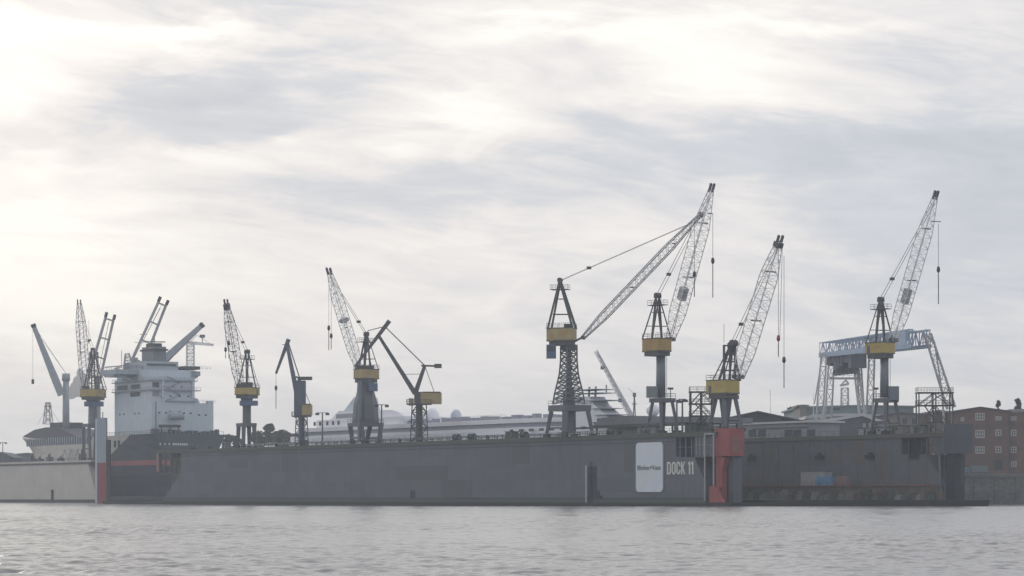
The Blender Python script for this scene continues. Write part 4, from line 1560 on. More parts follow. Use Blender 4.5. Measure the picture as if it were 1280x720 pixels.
r, o, D, res = column_crane(820, 3.0, 'crane with ochre house on a single round column, behind the sign panel and its lettering', (803, 839, 424, 440), 'orange', (822, 370),
                            ((809, .3), (821, .55), (833, .3)), (838, 424), (889, 237), -16, (820, 832), 444, 497, 503, (807, 849), (808, 822, 483, 497),
                            ((891, 267, 326, 372, 'hook'), (868, 300, 343, 371, 'hook')), (1.9, 1.0, 2.9), 'jib', 'grey_tarp', 28)
foot, tip, d, pr = res[0], res[1], res[2], res[3]
jb = res[9]
p = foot.lerp(tip, .27)
q = foot.lerp(tip, .35)
MB(o).bar(p, q, 1.7, 1.7).build('jib_panel', 'jib_mid', jb)
p = foot.lerp(tip, .86)
MB(o).bar(P(891, 267, D - 16), P(884, 267, D - 16), .2).build('outrigger', 'crane_dark', jb)
m = MB(o)
lp = P(838, 487, D)
m.bar(P(838, 499, D), lp, .2).obox((lp.x, lp.y), (1, 0), 1.4, .5, lp.z, lp.z + .5)
m.build('floodlight', 'crane_dark', r)

r, o, D, res = column_crane(1105, FO + 2.5, 'crane with yellow house on a grey column at the right, before the blue gantry', (1082, 1118, 429, 443), 'yellow', (1101, 375),
                            ((1088, .25), (1100, .6), (1112, .35)), (1117, 425), (1169, 246), -14, (1100, 1111), 446, 497, 503, (1088, 1127), (1110, 1123, 483, 500),
                            ((1173, 280, 337, 380, 'hook'),), (1.9, 1.0, 2.6), 'jib', 'column', 26)
foot, tip = res[0], res[1]
p, q = foot.lerp(tip, .26), foot.lerp(tip, .36)
MB(o).bar(p, q, 1.5, 1.5).build('jib_panel', 'jib_mid', res[9])
MB(o).bar(P(1176, 277, D - 14), P(1164, 277, D - 14), .2).build('outrigger', 'crane_dark', res[9])
m = MB(o)
lp = P(1095, 487, D)
m.bar(P(1095, 499, D), lp, .2).obox((lp.x, lp.y), (1, 0), 1.2, .5, lp.z, lp.z + .5)
m.build('floodlight', 'crane_dark', r)

# crane at the near end of the wall (x=905)
cb = at_wall(905, 3.0)
D = cb.y
r = thing('tower_crane', cb, 'low crane with bright yellow house and steep pale jib above the red dock end', 'crane', 'harbour cranes on the dock walls')
o = cb
portal(r, o, P(907, 0, D), ZT, P(0, 499, D).z, 3.0, 'crane_grey', .9, .55, .9, rail=False)
m = MB(o)
cc_ = P(907, 0, D)
m.cyl(Vector((cc_.x, cc_.y, ZT + 1)), Vector((cc_.x, cc_.y, P(0, 496, D).z)), .7, 1.6, 14)
m.build('column', 'crane_grey', r)
foot, tip, d, pr, c, L, Wd, zb_, zt_, jb = slewing_top(r, o, D, (883, 924, 476, 493), 'yellow', (914, 432), ((897, .25), (905, .5), (919, .5)), (923, 471), (974, 302), -14,
                                                   (2.4, 1.2, 3.0), 'jib', 22, .17, .08, luff=True, platform=False)
m = MB(o)
for px_ in (905, 919):
    m.bar(P(px_, 474, D - 1), P(px_, 431, D - 1), .55)
for py in (432, 443, 452, 463):
    m.bar(P(905, py, D - 1), P(919, py, D - 1), .35)
m.build('mast_frame', 'crane_dark', r)
m = MB(o)
p = P(917, 429, D - 1)
m.cyl(p - pr * .8, p + pr * .8, .8, .8, 12)
m.build('mast_sheave', 'crane_dark', r)
MB(o).bar(foot.lerp(tip, .96), foot.lerp(tip, .995), 1.8, 1.6).build('head_guard', 'crane_dark', jb)
hook(r, o, P(973, 310, D - 14), 423, 446, D, mat='hook_red', two=True)
hook(r, o, P(980, 320, D - 14), 450, 485, D)
MB(o).bar(P(905, 428, D), P(905, 405, D), .1).build('antenna', 'crane_dark', r)

# dark tapered crane (x=457)
cb = at_wall(457, 2.8)
D = cb.y
r = thing('tower_crane', cb, 'crane on a dark solid tapered tower with pale jib leaning left, before the yacht funnel', 'crane', 'harbour cranes on the dock walls')
o = cb
m = MB(o)
cc_ = Vector((P(457, 0, D).x, D, 0))
prev = None
for (py0, w0), (py1, w1) in zip([(530, 34), (505, 30), (490, 22)], [(505, 30), (490, 22), (474, 20)]):
    r0, r1 = w0 / FPX * D / 2, w1 / FPX * D / 2
    m.cyl(Vector((cc_.x, cc_.y, P(0, py0, D).z)), Vector((cc_.x, cc_.y, P(0, py1, D).z)), r0, r1, 8)
m.build('tower', 'crane_grey', r)
portal(r, o, P(457, 0, D), ZT, P(0, 533, D).z, 3.6, 'crane_grey', 1.3, .9, 1.0)
m = MB(o)
a = P(449, 552, D - 4)
b2 = P(450, 476, D - 4)
m.cyl(a, b2, .55, .55, 10)
m.build('lift_shaft', 'column', r)
foot, tip, d, pr, c, L, Wd, zb_, zt_, jb = slewing_top(r, o, D, (442, 474, 462, 474), 'yellow_dull', (458, 418), ((452, .5), (459, .5), (469, .2)), (448, 459), (412, 341), -8,
                                                   (1.8, 1.2, 2.4), 'jib', 24, .15, .075)
MB(o).obox((cc_.x, cc_.y), (1, 0), 4.8, 3, P(0, 462, D).z, P(0, 457, D).z).build('winch_house', 'crane_dark', r)
cab(r, o, (461, 472, 479, 489), D, 'crane_blue', 2.4, -2.0, False)
hook(r, o, P(414, 345, D - 8), 420, 437, D)
hook(r, o, P(411, 345, D - 8), 410, 438, D, w=.08)
MB(o).bar(foot.lerp(tip, .48), foot.lerp(tip, .52), 1.9, 1.9).build('jib_panel', 'jib_mid', jb)

# crane at x=309
cb = at_wall(308, 2.8)
D = cb.y
r = thing('tower_crane', cb, 'crane with yellow house and blue cab on slim column, right of the white superstructure', 'crane', 'harbour cranes on the dock walls')
o = cb
portal(r, o, P(308, 0, D), ZT, P(0, 533, D).z, 2.0, 'crane_grey', 1.2, .9, 1.0, rail=False)
cc_ = Vector((P(308.5, 0, D).x, D, 0))
MB(o).cyl(Vector((cc_.x, cc_.y, P(0, 534, D).z)), Vector((cc_.x, cc_.y, P(0, 508, D).z)), 1.35, 1.3, 14).build('column', 'crane_grey', r)
MB(o).cyl(Vector((cc_.x, cc_.y, P(0, 508, D).z)), Vector((cc_.x, cc_.y, P(0, 494, D).z)), 1.4, 2.2, 14).build('slewing_ring', 'crane_blue', r)
cab(r, o, (300, 322, 501, 507), D, 'crane_blue', 3.0, -1.5, False)
foot, tip, d, pr, c, L, Wd, zb_, zt_, jb = slewing_top(r, o, D, (294, 324, 485, 494), 'yellow', (309, 440), ((303, .4), (314, .4), (318, .15)), (300, 482), (283, 380), -10,
                                                   (1.8, 1.1, 2.5), 'jib_mid', 18, .17, .09)
MB(o).obox((cc_.x, cc_.y), (1, 0), 3.6, 3, P(0, 485, D).z, P(0, 478, D).z).build('winch_house', 'crane_dark', r)
hook(r, o, P(286, 400, D - 10), 429, 448, D)
hook(r, o, P(282, 400, D - 10), 437, 448, D, w=.08)
MB(o).bar(foot.lerp(tip, .93), foot.lerp(tip, 1.0), 1.7, 1.5).build('head_guard', 'crane_dark', jb)

# crane at x=115 (on the pale dock)
cb = F(S(114, O10 + 3), O10 + 3, z10)
D = cb.y
r = thing('tower_crane', cb, 'crane with yellow house, blue cab and two hooks at the left, before the ship', 'crane', 'harbour cranes on the dock walls')
o = cb
portal(r, o, P(115.5, 0, D), z10, P(0, 534, D).z, 3.4, 'crane_grey', 1.2, .8, 1.4, rail=False)
cc_ = Vector((P(116, 0, D).x, D, 0))
MB(o).cyl(Vector((cc_.x, cc_.y, P(0, 535, D).z)), Vector((cc_.x, cc_.y, P(0, 508, D).z)), 2.0, 1.8, 14).build('column', 'column', r)
MB(o).cyl(Vector((cc_.x, cc_.y, P(0, 508, D).z)), Vector((cc_.x, cc_.y, P(0, 496, D).z)), 2.0, 3.2, 14).build('slewing_ring', 'crane_blue', r)
cab(r, o, (106, 129, 502, 508), D, 'crane_blue', 3.4, -1.5, False)
foot, tip, d, pr, c, L, Wd, zb_, zt_, jb = slewing_top(r, o, D, (102, 131, 487, 497), 'yellow', (116, 437), ((112, .5), (122, .5), (126, .25)), (107, 484), (99, 379), -14,
                                                   (2.2, 1.4, 3.2), 'jib_mid', 18, .22, .11)
MB(o).lattice(Vector((cc_.x, cc_.y, P(0, 487, D).z)), Vector((cc_.x + .5, cc_.y, P(0, 440, D).z)), 4.0, 3.0, side=(1, 0, 0), bays=6, chord=.3, lace=.18).build('mast_tower', 'crane_dark', r)
hook(r, o, P(100, 400, D - 14), 428, 450, D)
hook(r, o, P(111, 400, D - 14), 426, 430, D)


# level-luffing double link cranes
def link_crane(px, off, label, D_z, pivot, head, nose, tail, tie_top, post_top, cw, house, body, base, cabr, hooks, mat, hmat, main_w=(1.3, .8), z0=ZT):
    cb = at_wall(px, off, z0)
    D = cb.y
    r = thing('link_crane', cb, label, 'crane', 'double link cranes')
    o = cb
    Q = lambda a, dy=0: P(a[0], a[1], D + dy)
    # base lattice
    c0 = Vector((P(px, 0, D).x, D, z0))
    m = MB(o)
    m.lattice(c0, Vector((c0.x, c0.y, P(0, base[1], D).z)), base[0], base[0] * .8, side=DS, bays=5, chord=.3, lace=.18)
    m.build('lattice_base', mat, r)
    MB(o).cyl(c0, Vector((c0.x, c0.y, P(0, base[1], D).z)), base[2], base[2], 12).build('column', mat, r)
    x0, x1, y0, y1 = house
    a, b2 = P(x0, y1, D), P(x1, y0, D)
    h = MB(o).box(a.x, b2.x, D - 2.0, D + 2.0, a.z, b2.z).build('machinery_house', hmat, r)
    MB(o).box(a.x + .5, b2.x - .3, D - 2.2, D + 2.2, b2.z + .004, b2.z + .25).build('house_roof', 'crane_dark', h)
    x0, x1, y0, y1 = body
    a, b2 = P(x0, y1, D), P(x1, y0, D)
    MB(o).box(a.x, b2.x, D - 1.7, D + 1.7, a.z, b2.z).build('pillar', mat, r)
    m = MB(o)
    m.obox((P(px, 0, D).x, D), (1, 0), base[0] * 1.9, base[0] * 1.3, P(0, base[1], D).z, P(0, base[1] - 1.5, D).z)
    pts = [Vector((P(px, 0, D).x + i_ * base[0] * .95, D + j_ * base[0] * .65, P(0, base[1] - 1.5, D).z)) for i_, j_ in ((-1, -1), (1, -1), (1, 1), (-1, 1))]
    m.railing(pts, 1.1, 1.5, .09, True)
    m.build('walkway', 'crane_dark', r)
    # main boom
    m = MB(o)
    pv, hd = Q(pivot), Q(head)
    for sg_ in (-.7, .7):
        m.bar(pv + Vector((0, sg_ * 1.6, 0)), hd + Vector((0, sg_, 0)), main_w[0], main_w[0], main_w[1])
    for k in range(1, 8):
        p = pv.lerp(hd, k / 8)
        m.bar(p - Vector((0, 1.3, 0)), p + Vector((0, 1.3, 0)), .25)
    m.build('boom', mat, r)
    # fly jib from nose to tail through the head
    m = MB(o)
    ns, tl = Q(nose), Q(tail)
    for sg_ in (-.6, .6):
        m.bar(ns, tl + Vector((0, sg_, 0)), .5, .6, .9)
    tt = Q(tie_top)
    m.bar(hd, tt, .5)
    m.bar(tt, ns.lerp(hd, .5), .22)
    m.bar(tt, Q(((nose[0] + head[0]) / 2 + 1, (tie_top[1] + head[1]) / 2)), .22)
    m.build('fly_jib', mat, r)
    # tie rods and back post
    pt_ = Q(post_top)
    m = MB(o)
    for sg_ in (-.5, .5):
        m.bar(tt + Vector((0, sg_, 0)), pt_ + Vector((0, sg_, 0)), .28)
    m.build('tie_rod', mat, r)
    m = MB(o)
    m.bar(pv, pt_, 1.3, 1.3, .9)
    m.bar(pt_, Q(((house[0] + house[1]) / 2 + 4, house[2])), .18)
    m.bar(pv.lerp(hd, .33), Q((post_top[0] - 3, (post_top[1] + pivot[1]) / 2 - 7)), .15)
    m.build('back_post', mat, r)
    m = MB(o)
    m.bar(pt_ - Vector((1.0, 0, 0)), Q((cw[0], (cw[2] + cw[3]) / 2)), .5)
    a, b2 = P(cw[0], cw[3], D), P(cw[1], cw[2], D)
    m.box(a.x, b2.x, D - 1.2, D + 1.2, a.z, b2.z)
    m.build('counterweight', 'crane_dark', r)
    if cabr:
        cab(r, o, cabr, D, hmat, 2.2, -1.0, False)
    for (hb, he) in hooks:
        hook(r, o, ns, hb, he, D)
    return r, o, D


r, o, D = link_crane(524, 2.8, 'double link crane with yellow house on a slim lattice base, left of the radomes', 0,
                     (519, 492), (473, 419), (444, 458), (487, 401), (481, 408), (531, 457), (543, 552, 455, 460), (526, 552, 491, 505),
                     (518, 530, 490, 506), (3.6, 506, .95), (511, 517, 498, 507), (), 'crane_dark', 'yellow_dull')
r, o, D = link_crane(377, 2.8, 'blue double link crane with hook hanging left, beside the green trees', 0,
                     (374, 506), (359, 432), (345, 467), (361, 424), (361, 430), (374, 471), (376, 390, 471, 475), (378, 390, 506, 519),
                     (368, 382, 476, 522), (3.0, 521, .9), None, ((485, 511),), 'link_blue', 'yellow_dull', (1.5, .8))


# stair / access towers (scaffold frames)
def access_tower(px0, px1, ys, off, z0, label, roof=True):
    cpx = (px0 + px1) / 2
    cb = at_wall(cpx, off, z0)
    D = cb.y
    r = thing('access_tower', cb, label, 'access tower')
    o = cb
    half = (px1 - px0) / FPX * D / 2
    m = MB(o)
    zt0 = P(0, ys[0], D).z
    for a in (-1, 0, 1):
        for b2 in (-1, 1):
            m.bar(Vector((cb.x + a * half, D + b2 * 2.2, z0)), Vector((cb.x + a * half, D + b2 * 2.2, zt0)), .28)
    zs = [P(0, y, D).z for y in ys] + [z0]
    for k in range(len(zs) - 1):
        for b2 in (-1, 1):
            y_ = D + b2 * 2.2
            m.bar(Vector((cb.x - half, y_, zs[k + 1])), Vector((cb.x, y_, zs[k])), .18)
            m.bar(Vector((cb.x + half, y_, zs[k + 1])), Vector((cb.x, y_, zs[k])), .18)
    m.build('frame', 'green_metal', r)
    for z in zs[:-1]:
        MB(o).box(cb.x - half - .3, cb.x + half + .3, D - 2.4, D + 2.4, z - .15, z + .1).build('landing', 'dark_metal', r)
    m = MB(o)
    for z in zs[:-1]:
        pts = [Vector((cb.x + a * (half + .2), D + b2 * 2.3, z + .1)) for a, b2 in ((-1, -1), (1, -1), (1, 1), (-1, 1))]
        m.railing(pts, 1.1, 1.4, .07, True)
    m.build('railing', 'green_metal', r)
    m = MB(o)
    for k in range(len(zs) - 1):
        m.bar(Vector((cb.x - half * .6 * (-1) ** k, D, zs[k + 1])), Vector((cb.x + half * .6 * (-1) ** k, D, zs[k])), .7, .2)
    m.build('stair', 'green_metal', r)


access_tower(863, 890, (490, 505, 520), 3.0, ZT, 'open steel stair tower left of the low yellow crane above the red dock end')
access_tower(1147, 1189, (491, 507), FO + 2.5, ZT, 'open steel stair tower under the right leg of the blue gantry')


# ------------------------------------------------------------------ blue gantry crane in the yard
GD = 900.0
gb = P(1095, 0, GD)
gb.z = 9.0
r = thing('gantry_crane', gb, 'huge blue truss gantry crane on splayed lattice legs behind the right tower crane', 'gantry crane', 'yard cranes')
o = gb
A, B = P(1037, 437, GD + 18), P(1150, 423, GD - 34)
gd = (B - A).normalized()
gs = Vector((-gd.y, gd.x, 0)).normalized()
for k in (-1, 1):
    MB(o).lattice(A + gs * k * 3.2, B + gs * k * 3.2, 1.2, 1.2, side=gs, bays=26, chord=.36, lace=.2, d0=4.3, d1=5.6).build('girder', 'gantry', r)
m = MB(o)
for k in range(27):
    p = A.lerp(B, k / 26)
    m.bar(p - gs * 3.2 + Vector((0, 0, 2.3)), p + gs * 3.2 + Vector((0, 0, 2.3)), .3)
m.bar(A + gs * 3.9 + Vector((0, 0, -2)), B + gs * 3.9 + Vector((0, 0, -2.4)), .5, 1.2)
m.bar(A - gs * 3.9 + Vector((0, 0, -2)), B - gs * 3.9 + Vector((0, 0, -2.4)), .6, 1.6)
m.build('girder_walkway', 'gantry', r)
MB(o).bar(A.lerp(B, .80) - gs * 4.0 + Vector((0, 0, .2)), A.lerp(B, .97) - gs * 4.0 + Vector((0, 0, .2)), .6, 4.6).build('machinery_house', 'gantry', r)
# left (wide) leg pairs
GZ = 9.0


def gleg(p_top, px_bot, Dd, w0, w1, bays=8, pyb=None):
    b_ = P(px_bot, 0, Dd)
    b_.z = GZ
    return MB(o).lattice(b_, p_top, w0, w1, side=(1, 0, 0), bays=bays, chord=.34, lace=.18).build('leg', 'gantry_leg', r)


gleg(P(1030, 443, GD + 8), 1019, GD + 8, 2.6, 1.8, 10)
gleg(P(1040, 440, GD + 34), 1031, GD + 34, 2.8, 1.8, 10)
gleg(P(1068, 442, GD + 6), 1087, GD - 8, 2.2, 1.4, 10)
gleg(P(1073, 441, GD + 16), 1082, GD + 30, 2.0, 1.4, 10)
gleg(P(1090, 441, GD), 1084, GD + 10, 2.6, 1.8, 10)
m = MB(o)
m.lattice(P(1189, 510, GD - 34), P(1160, 418, GD - 34), 2.6, 2.0, side=(1, 0, 0), bays=9, chord=.34, lace=.18)
m.bar(P(1152, 414, GD - 34), P(1168, 427, GD - 34), .5)
m.bar(P(1168, 427, GD - 34), P(1178, 492, GD - 34), .45)
m.bar(P(1152, 429, GD - 34), P(1166, 426, GD - 34), .35)
b_ = P(1183, 0, GD - 34)
b_.z = GZ
m.bar(P(1178, 492, GD - 34), b_, .6)
m.bar(P(1165, 490, GD - 34), Vector((b_.x - 4, b_.y, GZ)), .6)
m.build('leg', 'gantry_leg', r)
m = MB(o)
m.bar(P(1037, 473, GD + 10), P(1078, 473, GD + 6), .5, .7)
m.railing([P(1037, 472, GD + 10), P(1078, 472, GD + 6)], 1.4, 2.2, .1)
m.build('cross_tie', 'gantry_leg', r)
m = MB(o)
m.bar(P(1037, 434, GD + 18), P(1028, 444, GD + 18), .4)
m.bar(P(1028, 444, GD + 18), P(1036, 444, GD + 18), .4)
m.bar(P(1028, 444, GD + 18), P(1018, 505, GD + 18), .4)
m.build('leg_stay', 'gantry_leg', r)
# trolley under the girder
m = MB(o)
rnd = random.Random(4)
ta, tb = A.lerp(B, .05), A.lerp(B, .32)
for k in range(9):
    p = ta.lerp(tb, k / 8) + Vector((0, 0, -3.0))
    h = 1.6 + rnd.random() * 3.2
    m.obox((p.x, p.y), (gd.x, gd.y), 1.1 + rnd.random() * .9, 6, p.z - h, p.z + .4)
m.build('trolley', 'crane_grey', r)
m = MB(o)
for k in range(6):
    p = ta.lerp(tb, (k + .5) / 6) + Vector((0, 0, -8.0))
    m.cyl(p + Vector((0, -.4, 0)), p + Vector((0, .4, 0)), 1.1, 1.1, 12)
m.build('trolley_sheave', 'crane_grey', r)


# ------------------------------------------------------------------ distant cranes and masts
def slim_crane(name, label, D, base, top, mat, w=1.4, foot_z=9.0, bays=14, cat='crane', extra=None, group=None):
    b_ = P(base[0], base[1], D)
    g_ = Vector((b_.x, b_.y, foot_z))
    r = thing(name, g_, label, cat, group)
    t = P(top[0], top[1], D - 4)
    MB(g_).lattice(b_, t, w, w * .6, side=(1, 0, 0), bays=bays, chord=.3, lace=.2).build('jib', mat, r)
    MB(g_).box(b_.x - 2.5, b_.x + 2.5, D - 2, D + 2, foot_z, b_.z).build('base_house', mat, r)
    return r, g_


r, g_ = slim_crane('mobile_crane', 'pale distant crane with long straight boom leaning left, between two dock cranes', 1250, (791, 524), (745, 439), 'jib', 2.4)
MB(g_).bar(P(790, 521, 1250), P(746, 440, 1246), 1.7, 1.5, .7).build('boom_core', 'jib', r)
m = MB(g_)
for px_, py in ((775, 500), (753, 459)):
    p = P(px_, py, 1247)
    m.obox((p.x, p.y), (1, 0), 1.6, 2, p.z - 1, p.z + .6)
m.build('boom_collar', 'crane_dark', r)
g_ = P(793, 0, 1200)
g_.z = 9
r = thing('derrick_mast', g_, 'small distant derrick with two legs right of the pale leaning boom', 'derrick')
MB(g_).bar(Vector((P(788, 0, 1200).x, 1200, 9)), P(793, 492, 1200), .5).bar(Vector((P(797, 0, 1200).x, 1200, 9)), P(793, 492, 1200), .5).bar(P(790, 505, 1200), P(796, 505, 1200), .4).build('mast_leg', 'crane_grey', r)
MB(g_).box(P(791, 0, 1200).x, P(795, 0, 1200).x, 1199, 1201, P(0, 496, 1200).z, P(0, 491, 1200).z).build('mast_head', 'crane_grey', r)
MB(g_).bar(P(793, 492, 1200), P(785, 485, 1200), .2).build('stay', 'jib', r)
# far pale tower crane behind the ship
TD = 1650
g_ = P(238, 0, TD)
g_.z = 9
r = thing('site_tower_crane', g_, 'pale T shaped tower crane far behind the white superstructure', 'crane')
MB(g_).lattice(g_, P(238, 428, TD), 4.2, 4.2, side=(1, 0, 0), bays=40, chord=.6, lace=.3).build('mast', 'jib', r)
MB(g_).lattice(P(233, 428, TD), P(266, 431, TD - 20), 1.6, 1.0, side=(0, 1, 0), bays=16, chord=.4, lace=.24).build('jib', 'jib', r)
MB(g_).bar(P(238, 427, TD), P(246, 419, TD), .4).bar(P(246, 419, TD), P(262, 429, TD), .3).build('tie_rod', 'jib', r)
MB(g_).box(P(250, 0, TD).x, P(256, 0, TD).x, TD - 2, TD + 2, P(0, 422, TD).z, P(0, 418.5, TD).z).bar(P(253, 420, TD), P(253, 430, TD), .4).build('operator_cab', 'crane_dark', r)
# lattice tower behind gantry
TD = 1080
g_ = P(1056, 0, TD)
g_.z = 9
r = thing('lattice_mast', g_, 'pale lattice tower standing behind the left legs of the gantry crane', 'lattice tower')
MB(g_).lattice(g_, P(1056, 485, TD), 3.6, 2.6, side=(1, 0, 0), bays=12, chord=.4, lace=.24).build('mast', 'gantry_leg', r)
MB(g_).bar(P(1050, 482, TD), P(1061, 480, TD), .8).bar(P(1051, 482, TD), P(1057, 475, TD), .6).bar(P(1061, 480, TD), P(1057, 475, TD), .6).build('mast_head', 'gantry_leg', r)


def lamp(px, ytop, D, z0, label, arms=2, name='yard_lamp', group='lamp masts'):
    g_ = P(px, 0, D)
    g_.z = z0
    r = thing(name, g_, label, 'lamp mast', group)
    t = P(px, ytop, D)
    MB(g_).cyl(g_, t, .28, .18, 8).build('pole', 'crane_grey', r)
    m = MB(g_)
    w_ = 3.0 if arms == 2 else 1.5
    m.bar(t - Vector((w_ * .6, 0, 0)), t + Vector((w_ * .6, 0, 0)), .2)
    m.build('cross_arm', 'crane_grey', r)
    for a in ((-1, 1) if arms == 2 else (1,)):
        p = t + Vector((a * w_ * .5, 0, 0))
        MB(g_).box(p.x - .55, p.x + .55, p.y - .5, p.y + .5, p.z - .7, p.z - .1).build('floodlight', 'crane_dark', r)


dn = lambda px, off=3.2: at_wall(px, off).y
lamp(403, 516, dn(403), ZT, 'twin head lamp mast on the dock wall right of the blue double link crane')
lamp(477, 506, dn(477), ZT, 'twin head lamp mast on the dock wall just right of the dark tapered crane')
lamp(853, 499, dn(853) + 3, ZT, 'slim lamp mast left of the stair tower above the dock lettering', 1)
lamp(846, 500, dn(846) + 2, ZT, 'slim lamp mast between the ochre crane portal and the stair tower', 1)
lamp(3.5, 553, 1330, 9, 'lamp mast with a wide cross arm at the left edge of the picture')
for px, yt, lab in ((963, 487, 'thin antenna mast rising behind the dark gable roof'), (1017, 492, 'thin antenna mast left of the gantry legs')):
    g_ = P(px, 0, 1000)
    g_.z = 9
    solo(MB(g_).bar(g_, P(px, yt, 1000), .32, .32, .14).bar(P(px - 1, yt + 6, 1000), P(px + 1, yt + 6, 1000), .15), 'antenna_mast', 'jib', lab, 'mast')


# ------------------------------------------------------------------ yachts lying in dock 11
YO = 14.0
yr = thing('motor_yacht', F(S(500, YO + 9), YO + 9, 0), 'long white motor yacht with two radomes lying in the dock behind its near wall', 'yacht', None, DA)
ys0 = S(500, YO + 9)


def slab(x0px, x1px, z0, z1, o0, o1, nm, mat, round_l=True, round_r=False, par=None, side_off=None):
    s0, s1 = S(x0px, o0) - ys0, S(x1px, o0) - ys0
    c = (o0 + o1) / 2 - (YO + 9)
    h = (o1 - o0) / 2
    poly = []
    n = 8
    if round_l:
        for k in range(n + 1):
            t = math.pi / 2 + math.pi * k / n
            poly.append((s0 + h * .9 + h * .9 * math.cos(t), c - h * math.sin(-t) if False else c + h * math.sin(t)))
    else:
        poly += [(s0, c + h), (s0, c - h)]
    if round_r:
        for k in range(n + 1):
            t = -math.pi / 2 + math.pi * k / n
            poly.append((s1 - h * 3 + h * 3 * math.cos(t), c + h * math.sin(t)))
    else:
        poly += [(s1, c - h), (s1, c + h)]
    return MB().prism(poly, z0, z1).build(nm, mat, par or yr)


slab(350, 700, 6, 18.6, YO, YO + 18, 'hull', 'yacht', True, True)
slab(348, 702, 18.6, 19.0, YO - .1, YO + 18.1, 'rub_rail', 'yacht_grey', True, True)
slab(352, 700, 19.0, 20.9, YO + .4, YO + 17.6, 'lower_deck', 'yacht', True, True)
slab(366, 700, 20.9, 22.1, YO + .9, YO + 17, 'window_band', 'yacht_grey', True, True)
slab(368, 700, 22.1, 23.3, YO + .5, YO + 17.4, 'upper_deck', 'yacht', True, True)
slab(386, 505, 23.3, 25.6, YO + 2, YO + 16, 'deck_house', 'yacht', True, False)
uh = MB()
q0, q1 = S(412, YO + 4) - ys0, S(517, YO + 4) - ys0
uh.profile([(q0, 25.6), (q1, 24.0), (q1 - 9, 27.0), (q1 - 13, 27.7), (q0 + 6, 28.3)], 4 - 9, 14 - 9)
uh.build('upper_house', 'yacht', yr)
mb = MB()
for px in (392, 399, 408, 415, 422):
    s_ = S(px, YO + 2) - ys0
    mb = MB().box(s_, s_ + 1.3, 2 - 9 - .05, 2 - 9 + .05, 24.0, 25.2).build('window', 'glass', yr)
MB().box(S(420, YO + 4) - ys0, S(452, YO + 4) - ys0, 4 - 9 - .05, -4.9, 26.0, 27.3).build('window', 'yacht_grey', yr)
for k in range(30):
    s_ = S(395, YO + .5) - ys0 + k * 5.1
    MB().box(s_, s_ + 2.2, -8.56, -8.4, 19.7, 20.4).build('window', 'glass', yr)
fn = MB()
f0, f1 = S(428, YO + 6) - ys0, S(448, YO + 6) - ys0
zf = ZP(497, S(436, YO + 6), YO + 6)
fn.profile([(f0 - 1, 27.8), (f1 + 2, 27.8), (f1, zf), (f0 + 6.5, zf)], -2.5, 3.5)
fn.build('funnel', 'white', yr)
MB().box(f0 + 8, f1 - 1, -2.6, -2.49, zf - 5.5, zf - 2).build('funnel_louvre', 'yacht_grey', yr)
for px, rad, mt in ((540, 2.05, 'yacht'), (570, 1.6, 'white')):
    s_ = S(px, YO + 9) - ys0
    zc = ZP(519.5, S(px, YO + 9), YO + 9)
    m = MB()
    m.ball((s_, 0, zc), rad, 18, 12, 1.12)
    rd = m.build('radome', mt, yr, True)
    MB().cyl((s_, 0, 23.3), (s_, 0, zc - rad * .9), .45, .9, 10).build('pedestal', 'yacht_grey', rd)
mb = MB()
for a, b2 in ((500, 690),):
    s0, s1 = S(a, YO + .8) - ys0, S(b2, YO + 3) - ys0
    mb.railing([(s0, -8.2, 23.3), (s1 - 20, -8.2, 23.3)], 1.2, 2.4, .07)
s0, s1 = S(355, YO) - ys0, S(690, YO) - ys0
mb.railing([(s0 + 10, -8.9, 19.0), (s1 - 40, -8.9, 19.0)], .9, 3, .06)
mb.build('guard_rail', 'white_darker', yr)
mb = MB()
rnd = random.Random(6)
for k in range(16):
    s_ = S(520, YO + 5) - ys0 + k * 5.4
    MB().box(s_, s_ + 1.5 + rnd.random() * 2.4, -5, -3, 23.3, 23.9 + rnd.random() * .9).build('deck_gear', 'yacht_grey', yr)
mb = MB()
s_ = S(503, YO + 4) - ys0
for k in range(4):
    mb.profile([(s_ - 6 + k * 3.2, 23.3), (s_ - 5 + k * 3.2, 23.3), (s_ + 1 + k * 3.4, 25.2 - .25 * k), (s_ + k * 3.4, 25.2 - .25 * k)], -6, -5)
mb.build('windscreen', 'white', yr)

# second yacht: wedge superstructure with mast platforms
y2 = thing('sailing_superyacht', F(S(745, 24), 24, 0), 'white yacht with sloping superstructure and mast platforms right of the lattice tower crane', 'yacht', None, DA)
s20 = S(745, 24)
D2 = F(s20, 24).y
z2 = lambda py: CH + (HY - py) / FPX * D2
l2 = lambda px: S(px, 18) - s20
MB().prism([(l2(690), -6), (l2(760), -6), (l2(800), 0), (l2(760), 6), (l2(690), 6)], 5, z2(533)).build('hull', 'yacht', y2)
MB().profile([(l2(712), z2(533)), (l2(771), z2(533)), (l2(764), z2(527)), (l2(742), z2(507)), (l2(736), z2(497)), (l2(720), z2(496))], -6, -1).build('superstructure', 'yacht', y2)
m = MB()
for py, pa, pb in ((488, 716, 746), (492.5, 720, 748), (502, 736, 757), (512, 742, 757), (520, 745, 764)):
    m.box(l2(pa), l2(pb), -6.6, -.5, z2(py + .8), z2(py))
m.build('mast_platform', 'white_darker', y2)
m = MB()
for px_ in (724, 732):
    m.bar((l2(px_), -3, z2(500)), (l2(px_ + 1), -3, z2(484)), .4)
m.bar((l2(746), -3, z2(492)), (l2(746), -3, z2(483)), .3)
m.build('mast', 'white_darker', y2)
MB().box(l2(751), l2(763), -7.2, -5, z2(529), z2(525)).box(l2(747), l2(756), -7.4, -6, z2(531), z2(529.4)).build('tender', 'black', y2)
MB().ball((l2(804), -3, z2(517)), 1.7, 14, 10).build('radome', 'yacht', y2, True)
